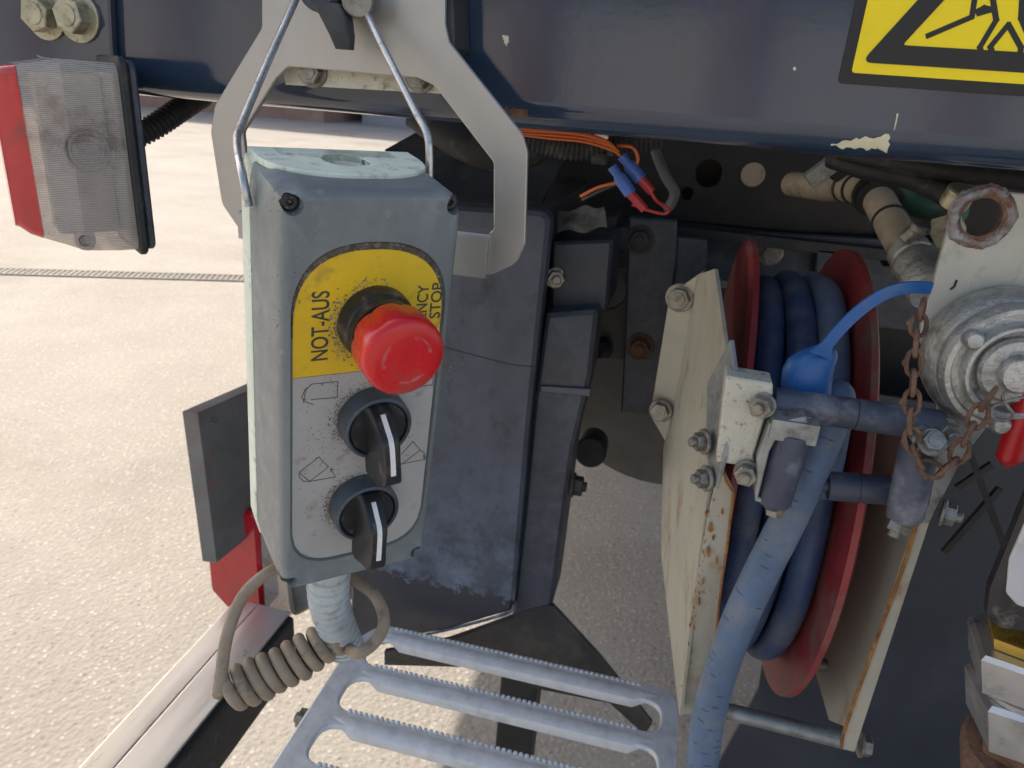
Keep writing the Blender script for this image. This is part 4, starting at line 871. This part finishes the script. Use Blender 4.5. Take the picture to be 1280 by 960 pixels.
# ================================================================ FREE HOSE END
hp_ = smooth([V((.136, RC.y-.186*math.cos(R_(a_)), RC.z+.186*math.sin(R_(a_)))) for a_ in (110, 80, 55, 35, 22)]+[PY(1045, 500, .506), PY(1036, 530, .492), PY(1016, 580, .482), PY(985, 650, .474), PY(952, 715, .467), PY(922, 780, .461), PY(897, 850, .456), PY(882, 920, .452), PY(874, 1000, .448), PY(868, 1120, .445)], 10)
bm = bm_new(); tube(bm, hp_, .0123, 24); o = obj('hose_end', bm, M['hose_dusty']); o['label'] = 'dusty blue hose end hanging down through the roller guide'; o['category'] = 'hose'
hose_o = o
bm = bm_new()
for k in range(46):                         # short cross cracks in the cover
    i = random.randrange(50, 140); p = hp_[i]; tv = (hp_[i+1]-hp_[i-1]).normalized(); vd = (CC-p).normalized(); vd = (vd-tv*vd.dot(tv)).normalized(); sd = tv.cross(vd)
    a0 = random.uniform(-1.1, .6); w_ = random.uniform(.2, .55)
    tube(bm, [p+(vd*math.cos(a0+w_*s/5)+sd*math.sin(a0+w_*s/5))*.01232+tv*random.uniform(-.0002, .0002) for s in range(6)], .00022, 5)
obj('cracks', bm, M['ink'], hose_o, kind='stuff')
# blue dust cap and strap
t = thing('dust_cap', 'bright blue plastic dust cap with a curved strap by the roller guide', 'dust cap', PY(1022, 480, .47))
bm = bm_new(); loops = []
for (x, y, w_, Y) in ((1031, 433, 7, .487), (1029, 437, 15, .487), (1022, 444, 21.5, .487), (1014, 453, 25.5, .487), (1009, 466, 27.5, .487), (1008, 480, 28, .487), (1007, 500, 28, .487)):
    c_ = PY(x, y, Y); hw = w_*.00058; loops.append([c_+V((math.cos(a)*hw, math.sin(a)*hw*.75, 0))+CR*0 for a in [2*math.pi*k/28 for k in range(28)]])
loops += [[c_+(p-c_)*.86 for p in loops[-1]], [c_+(p-c_)*.84+V((0, 0, .02)) for p in loops[-1]]]
loft(bm, loops); obj('cap', bm, M['bluecap'], t, sharp=50)
st = smooth([PY(1026, 444, .476), PY(1036, 428, .474), PY(1062, 399, .472), PY(1092, 375, .473), PY(1120, 362, .476), PY(1150, 359, .484), PY(1175, 362, .495)], 8)
bm = bm_new(); loops = []
for i, p in enumerate(st):
    tv = (st[min(i+1, len(st)-1)]-st[max(i-1, 0)]).normalized(); nn = tv.cross(Y3).normalized(); bb = tv.cross(nn)
    w_ = .0036+.004*max(0, 1-i/7)
    loops.append([p+nn*a_+bb*b_ for a_, b_ in ((-w_, -.0012), (w_, -.0012), (w_, .0012), (-w_, .0012))])
loft(bm, loops); obj('strap', bm, M['bluecap'], t)
# ================================================================ COUPLING PLATE, COUPLING, CHAIN
KY = .488
t = thing('coupling_plate', 'cream steel mounting plate with a rusty ringed hole beside the coupling', 'plate', PY(1230, 400, KY))
bm = bm_new(); plateY(bm, [(1196, 250), (1206, 238), (1225, 237), (1330, 246), (1330, 520), (1215, 500), (1168, 470), (1150, 425), (1152, 405)], KY, .005, .0008, .003, [(1226, 271, .0115)]); obj('plate', bm, M['creamplate'], t)
Mx = frame(PY(1226, 271, KY), X3, Z3, -Y3)
bm = bm_new(); lathe(bm, Mx, [(.0110, -.004), (.0110, .0015), (.0125, .0022), (.0150, .0022), (.0185, .0002)], 44, False, False); obj('hole_ring', bm, M['rust'], t)
bm = bm_new(); lathe(bm, Mx, [(.0126, .0020), (.0140, .0030), (.0165, .0027), (.0186, .0004)], 60, False, False, rfun=lambda r_, z, a: r_*(1+.035*math.sin(5*a+1)+.02*math.sin(13*a)+.015*math.sin(29*a))); obj('weld_ring', bm, M['rustgalv'], t)
bm = bm_new(); tube(bm, [PY(1196, 350, KY-.0003), PY(1193, 358, KY-.0003), PY(1188, 362, KY-.0003)], .0007, 6); obj('scratch', bm, M['ink'], t)
t = thing('hose_coupling', 'cast aluminium hose coupling with closing cap on the cream plate', 'coupling', PY(1255, 445, KY-.03))
kc = PY(1243, 441, KY); Mk = frame(kc, X3, Z3, -Y3)
bm = bm_new(); lathe(bm, Mk, [(.0400, .0005), (.0425, .002), (.0438, .005), (.0442, .010), (.0436, .016), (.0420, .021), (.0395, .0245)], 64); bo = obj('coupling_body', bm, M['alu'], t)
bm = bm_new(); lathe(bm, Mk, [(.0385, .0246), (.0394, .0275), (.0388, .031), (.0368, .0345), (.0340, .0350), (.0328, .0325), (.0290, .0322), (.0286, .0385), (.0276, .0402), (.0260, .0405), (.0246, .0390), (.0240, .0290), (.0150, .0290)], 64); cp_ = obj('cap_ring', bm, M['alu'], t)
for k in range(3):
    a = R_(150+120*k); bm = bm_new(); q = Mk @ Matrix.Rotation(a, 4, 'Z') @ Matrix.Translation((.0325, 0, .0385)); lathe(bm, q, [(.0058, -.004), (.0055, .001), (.0040, .0032), (.0015, .0040)], 14); obj('lug', bm, M['alu'], t)
bm = bm_new(); lathe(bm, Mk, [(.0195, .0304), (.0200, .034), (.0180, .0362), (.0120, .0366), (.0110, .0368), (.0108, .0420), (.0095, .0438), (.004, .0444)], 48); obj('centre_hub', bm, M['alu'], t)
wl = smooth([Mk @ V((-.004, -.010, .041)), Mk @ V((-.006, -.014, .043)), Mk @ V((-.002, -.019, .044)), Mk @ V((.002, -.023, .044)), Mk @ V((-.001, -.0275, .044)), Mk @ V((-.008, -.0265, .044)), Mk @ V((-.0095, -.020, .044)), Mk @ V((-.003, -.015, .0445)), Mk @ V((.004, -.012, .043))], 8)
bm = bm_new(); tube(bm, wl, .0010, 8); obj('wire_hook', bm, M['zinc'], t)
# chain: every link a part
t = thing('rusty_chain', 'rusty knotted chain hanging from the hose coupling cap', 'chain', PY(1160, 590, .44))
cpts = smooth([PY(1155, 378, .468), PY(1148, 405, .455), PY(1144, 440, .447), PY(1141, 480, .442), PY(1139, 520, .439), PY(1140, 552, .437), PY(1150, 578, .436), PY(1170, 592, .435), PY(1190, 580, .435), PY(1207, 550, .436), PY(1222, 520, .437), PY(1236, 498, .438), PY(1243, 488, .440)], 12)
LL = [0]
for a_, b_ in zip(cpts, cpts[1:]): LL.append(LL[-1]+(b_-a_).length)
NL = 15
def atc(s):
    for i in range(len(LL)-1):
        if LL[i+1] >= s: return cpts[i].lerp(cpts[i+1], (s-LL[i])/(LL[i+1]-LL[i]))
    return cpts[-1]
for k in range(NL):
    s0, s1 = LL[-1]*k/NL, LL[-1]*(k+1)/NL; A, B = atc(s0), atc(s1); dx = (B-A).normalized(); mid = (A+B)/2
    vd = (CC-mid).normalized(); sd = dx.cross(vd).normalized(); ud = sd.cross(dx)
    ang = (R_(18) if k % 2 else R_(88))+random.uniform(-.25, .25); wv = sd*math.cos(ang)+ud*math.sin(ang)
    hl = (B-A).length*.5+.0018; hw = .0044; P = []
    for j in range(20):
        a = 2*math.pi*j/20; cx = math.cos(a); P.append(mid+dx*(math.copysign(abs(cx)**.8, cx)*hl)+wv*(math.sin(a)*hw))
    bm = bm_new(); ring(bm, P, .0014, 8)
    if k % 2: tube(bm, [mid+wv*(hw+.0006)-dx*.002, mid+wv*(hw+.0012), mid+wv*(hw+.0006)+dx*.002], [.0010, .0016, .0010], 8)
    obj('link', bm, M['rust'], t)
# ================================================================ PIPEWORK ABOVE THE COUPLING
t = thing('air_pipe', 'tan plastic pipe with black clamps bending down to a metal fitting', 'pipe', PY(1090, 240, .66))
pp = smooth([PY(990, 230, .86), PY(1030, 235, .80), PY(1065, 236, .74), PY(1092, 244, .69), PY(1108, 268, .65), PY(1122, 294, .62), PY(1142, 325, .59)], 10)
bm = bm_new(); tube(bm, pp, .0125, 22); obj('pipe', bm, M['pipe'], t)
def clampring(i, r_, wd, m, nm='clamp'):
    p, q = pp[i], pp[i+1]; Mx = axis_frame(p, q-p); bm = bm_new(); lathe(bm, Mx, [(.0118, -wd), (r_, -wd*.8), (r_, wd*.8), (.0118, wd)], 28); obj(nm, bm, M[m], t)
clampring(30, .0172, .004, 'rubber'); clampring(33, .0165, .003, 'rubber'); clampring(22, .0140, .0018, 'rubber', 'cable_tie'); clampring(18, .0140, .0018, 'rubber', 'cable_tie'); clampring(43, .0136, .0013, 'rubber', 'cable_tie')
f0 = PY(1142, 325, .59); fd = (pp[-1]-pp[-4]).normalized(); Mx = axis_frame(f0-fd*.012, fd)
bm = bm_new(); lathe(bm, Mx, [(.0135, 0), (.0150, .001), (.0150, .010), (.0138, .0115), (.0165, .016), (.0185, .022), (.0185, .042), (.016, .050)], 32); obj('fitting', bm, M['alu'], t)
bm = bm_new(); cyl(bm, PY(1130, 300, .565), PY(1152, 282, .56), .0052, 16, .0008); cyl(bm, PY(1148, 288, .56), PY(1153, 279, .558), .0072, 16, .0008); obj('clamp_screw', bm, M['zinc'], t)
bm = bm_new(); hexa(bm, axis_frame(PY(1172, 292, .56), V((.6, -.5, .4))), .0115, 0, .014); obj('hex_plug', bm, M['yzinc'], t)
bm = bm_new(); cyl(bm, PY(1190, 258, .52), PY(1204, 236, .515), .0085, 22, .001); obj('end_fitting', bm, M['yzinc'], t)
for q, m, nm, r_, lb in (([(1040, 196, .62), (1090, 212, .60), (1140, 222, .59), (1180, 240, .57), (1200, 256, .56)], 'rubber', 'black_cable', .0085, 'thick black cable under the beam above the tan pipe'),
                  ([(1050, 188, .60), (1110, 200, .58), (1180, 212, .57), (1290, 226, .56)], 'rubber', 'black_cable', .0070, 'black cable tight under the beam above the coupling plate'),
                  ([(1120, 218, .70), (1140, 250, .68), (1165, 262, .66), (1200, 262, .64)], 'green', 'green_cable', .0105, 'dark green cable behind the tan pipe bend')):
    bm = bm_new(); tube(bm, smooth([PY(*p) for p in q], 8), r_, 14); o = obj(nm, bm, M[m]); o['label'] = lb; o['category'] = 'cable'
t = thing('wire_connector', 'grey and black plug connector beside the tan pipe under the beam', 'connector', PY(1035, 212, .68))
bm = bm_new(); box(bm, axis_frame(PY(1030, 212, .68), PY(1045, 200, .68)-PY(1018, 220, .68)), .014, .014, .030, .002); obj('plug', bm, M['galv_dull'], t)
bm = bm_new(); box(bm, axis_frame(PY(1052, 204, .69), PY(1045, 200, .68)-PY(1018, 220, .68)), .020, .020, .026, .003); obj('socket', bm, M['rubber'], t)
# ================================================================ RIGHT EDGE: LEVER, DEVICE, HEX FITTINGS
bm = bm_new(); lp = smooth([PY(1259, 582, .455), PY(1265, 560, .455), PY(1278, 520, .455), PY(1296, 470, .457)], 8); tube(bm, lp, [min(.0072, .003+.0012*i) for i in range(len(lp))], 18); o = obj('red_lever', bm, M['redplastic']); o['label'] = 'smooth red plastic lever end below the hose coupling'; o['category'] = 'lever'
t = thing('gauge_housing', 'black rimmed housing with a light grey panel above brass and silver nuts', 'device', PY(1270, 780, .42))
bm = bm_new(); plateY(bm, [(1302, 590), (1420, 600), (1420, 830), (1252, 790), (1236, 776), (1241, 740)], .400, .014, .004, .008); obj('rim', bm, M['plastic_black'], t)
bm = bm_new(); plateY(bm, [(1308, 596), (1400, 610), (1400, 800), (1272, 757), (1258, 742), (1263, 700)], .3985, .003, .0008, .006); obj('panel', bm, M['panel_grey'], t)
t = thing('pipe_fitting', 'stack of brass, bright silver and rusty hex fittings under the black housing', 'fitting', PY(1290, 1000, .42))
fc = PY(1312, 800, .425)
def hx(y0, y1, wpx, m, nm, rot=.2, seg=6):
    za, zb_ = PY(1300, y0, .425).z, PY(1300, y1, .425).z; cx = fc.x; r_ = wpx*.00058; cx = PY(1299, (y0+y1)/2, .425).x
    bm = bm_new(); pa, pb = PY(1299, y0, .425), PY(1299, y1, .425); Mx = axis_frame(pb, pa-pb, -Y3) @ Matrix.Rotation(rot, 4, 'Z'); h = (pa-pb).length
    lathe(bm, Mx, [(r_*.92, 0), (r_, h*.08), (r_, h*.92), (r_*.92, h)], seg); return obj(nm, bm, M[m], t, sharp=20)
hx(782, 797, 50, 'brass', 'brass_nut', .35); hx(797, 846, 68, 'hexsilver', 'silver_nut', .42); hx(846, 853, 58, 'hexsilver', 'thread', 0, 32); hx(853, 912, 70, 'hexsilver', 'silver_nut', .55)
hx(912, 932, 60, 'rust', 'rusty_nut', .2); hx(932, 1010, 76, 'rust', 'rusty_coupling', .1, 20); hx(1010, 1700, 52, 'rust', 'rusty_pipe', .1, 20)
# ================================================================ DARK GUARD AND BRACES BEHIND THE REEL
t = thing('spray_guard', 'smooth dark spray guard panel behind and right of the hose reel', 'guard', PY(1100, 960, .95))
bm = bm_new(); P = [PY(x, y, Y) for x, y, Y in ((948, 862, .98), (868, 1010, .98), (1800, 1160, .98), (1800, 600, .98), (1010, 480, .98))]
extr(bm, P, V((0, .008, 0)), .001); obj('panel', bm, M['mudflap'], t)
for a_, b_ in (((1210, 560), (1262, 700)), ((1180, 690), (1250, 610)), ((1196, 610), (1240, 580))):
    bm = bm_new(); tube(bm, [PY(*a_, .90), PY(*b_, .90)], .005, 4); obj('brace', bm, M['black_steel'], t)
# ================================================================ GALVANISED STEP
SZ = .55
t = thing('step_tread', 'galvanised serrated step tread below the control box', 'step', PZ(600, 900, SZ))
def sz(x, y, Z=SZ): p = PZ(x, y, Z); return (p.x, p.y)
xa, ya = -.296, .654; xb = .074
yb = .325
out = fillet([(xa, yb), (xb, yb), (xb, ya), (xa+.02, ya), (xa, ya-.04)], [.02, .02, .025, .03, .03])
bars = [.640, .578, .512, .446, .380]     # y of each bar's centre
holes = []; bw = .0105; rw = .024
for y0_, y1_ in zip(bars[1:], bars[:-1]):
    holes.append(fillet([(xa+rw, y0_+bw), (xb-rw*.75, y0_+bw), (xb-rw*.75, y1_-bw), (xa+rw, y1_-bw)], .0185, 8))
bm = bm_new(); plate2d(bm, out, holes, .007, .0032, Matrix.Translation((0, 0, SZ-.0035)), 3); obj('tread_plate', bm, M['galv'], t)
for y in bars:
    bm = bm_new(); xs0, xs1 = xa+rw+.018, xb-rw*.75-.018
    # rolled front lip: quarter round turning down
    pr = [(y-bw+.0005, -.0032)]+[(y-bw-.0045+.0055*math.cos(R_(90-s*15)), -.006+.0055*math.sin(R_(90-s*15))-.0008) for s in range(0, 13)]
    pr = [(y+.004, .0004), (y+.002, .0010), (y-bw*.25, .0026), (y-bw*.6, .0014), (y-bw+.001, .0008), (y-bw-.0022, -.0012), (y-bw-.0032, -.0045), (y-bw-.0032, -.0115), (y-bw-.0012, -.0115), (y-bw-.001, -.005), (y-bw+.002, -.0016), (y+.004, -.0004)]
    loops = []
    for x, f in ((xs0-.012, .0), (xs0, .55), (xs0+.012, 1), (xs1-.012, 1), (xs1, .55), (xs1+.012, 0)):
        loops.append([V((x, y+(py_-y)*(.25+.75*f), SZ+pz*max(.05, f))) for py_, pz in pr])
    loft(bm, loops); bar = obj('bar_lip', bm, M['galv'], t)
    bm = bm_new(); nT = int((xs1-xs0)/.0058)
    for k in range(nT):
        x = xs0+.0058*k; p = V((x, y+bw-.0006, SZ-.0004)); lathe(bm, Matrix.Translation(p), [(.0026, -.003), (.0024, .0008), (.0016, .0018), (.0005, .0021)], 8)
    obj('serration', bm, M['galv'], bar, kind='stuff')
for y0_, y1_ in zip(bars[1:], bars[:-1]): pass
for x in (xa+.002, xb-.002):
    bm = bm_new(); aabb(bm, (x-.002, yb+.03, SZ-.042), (x+.002, ya-.045, SZ-.0068), .0008); obj('side_rail', bm, M['galv'], t)
bm = bm_new(); bolt(t, V((xa-.0005, .515, SZ-.020)), V((-1, 0, 0)), .011, .009, .014, 'zinc', nut=True); bolt(t, V((xb+.0005, .55, SZ-.020)), V((1, 0, 0)), .010, .008, .012, 'zinc')
bm.free()
# ================================================================ SIDE RAIL, RUBBER SLAB, TAIL LAMP (lower left)
RZ = .45
t = thing('side_guard_rail', 'aluminium topped dark side guard rail running along the ground side', 'rail', V((-.48, .6, RZ)))
xl, xr_ = -.535, -.465
bm = bm_new(); aabb(bm, (xl, .20, RZ-.004), (xl+.034, .745, RZ), .0012); obj('top_strip', bm, M['alurail'], t)
bm = bm_new(); aabb(bm, (xl+.0355, .20, RZ-.004), (xl+.085, .745, RZ), .0012); obj('top_strip', bm, M['alurail'], t)
bm = bm_new(); aabb(bm, (xl+.002, .20, RZ-.09), (xl+.092, .743, RZ-.0045), .006); obj('beam', bm, M['rubber'], t)
t = thing('tail_lamp', 'red tail lamp with dirty clear end behind the rubber slab', 'lamp', PY(320, 770, .78))
bm = bm_new(); plateY(bm, [(252, 640), (262, 738), (284, 762), (329, 772), (320, 640)], .775, .05, .005, .012); obj('red_lens', bm, M['redlens'], t)
bm = bm_new(); plateY(bm, [(321, 640), (330, 771), (352, 779), (366, 768), (350, 640)], .777, .05, .004, .008); obj('clear_lens', bm, M['clear'], t)
bm = bm_new(); plateY(bm, [(346, 640), (362, 776), (398, 756), (440, 752), (440, 640)], .785, .06, .005, .010); obj('housing', bm, M['flap'], t)
t = thing('rubber_slab', 'thick grey rubber slab hanging beside the control box', 'rubber slab', PY(270, 705, .80))
A = [PY(248, 517, .70), PY(312, 462, .86), PY(420, 462, .86), PY(420, 640, .86), PY(312, 662, .86), PY(270, 704, .70)]
e1 = (A[1]-A[0]).normalized(); 
P0 = PY(247, 516, .72); P1 = V((P0.x+.05, .98, P0.z+.0)); P2 = PY(271, 704, .72)
P = [P0, V((P0.x+.06, 1.02, P0.z)), V((P0.x+.06, 1.02, P2.z+.03)), P2]
bm = bm_new(); extr(bm, P, V((-.020, -.003, 0)), .0015); obj('slab', bm, M['flap'], t)
bm = bm_new(); aabb(bm, V((P0.x+.061, .93, P0.z-.16)), V((-.20, .97, P0.z-.10)), .004); obj('carrier_bar', bm, M['black_steel'], t)
bm = bm_new(); aabb(bm, V((P0.x+.075, .84, P2.z-.10)), V((P0.x+.115, .9295, P0.z-.10)), .004); obj('carrier_leg', bm, M['black_steel'], t)
bm = bm_new(); 
q = PY(266, 527, .74)
for k in range(3): d = V((0, math.cos(k*1.05), math.sin(k*1.05)))*.005; tube(bm, [V((q.x+.002, q.y, q.z))-d, V((q.x+.002, q.y, q.z))+d], .0012, 5)
obj('moulded_star', bm, M['flap'], t)
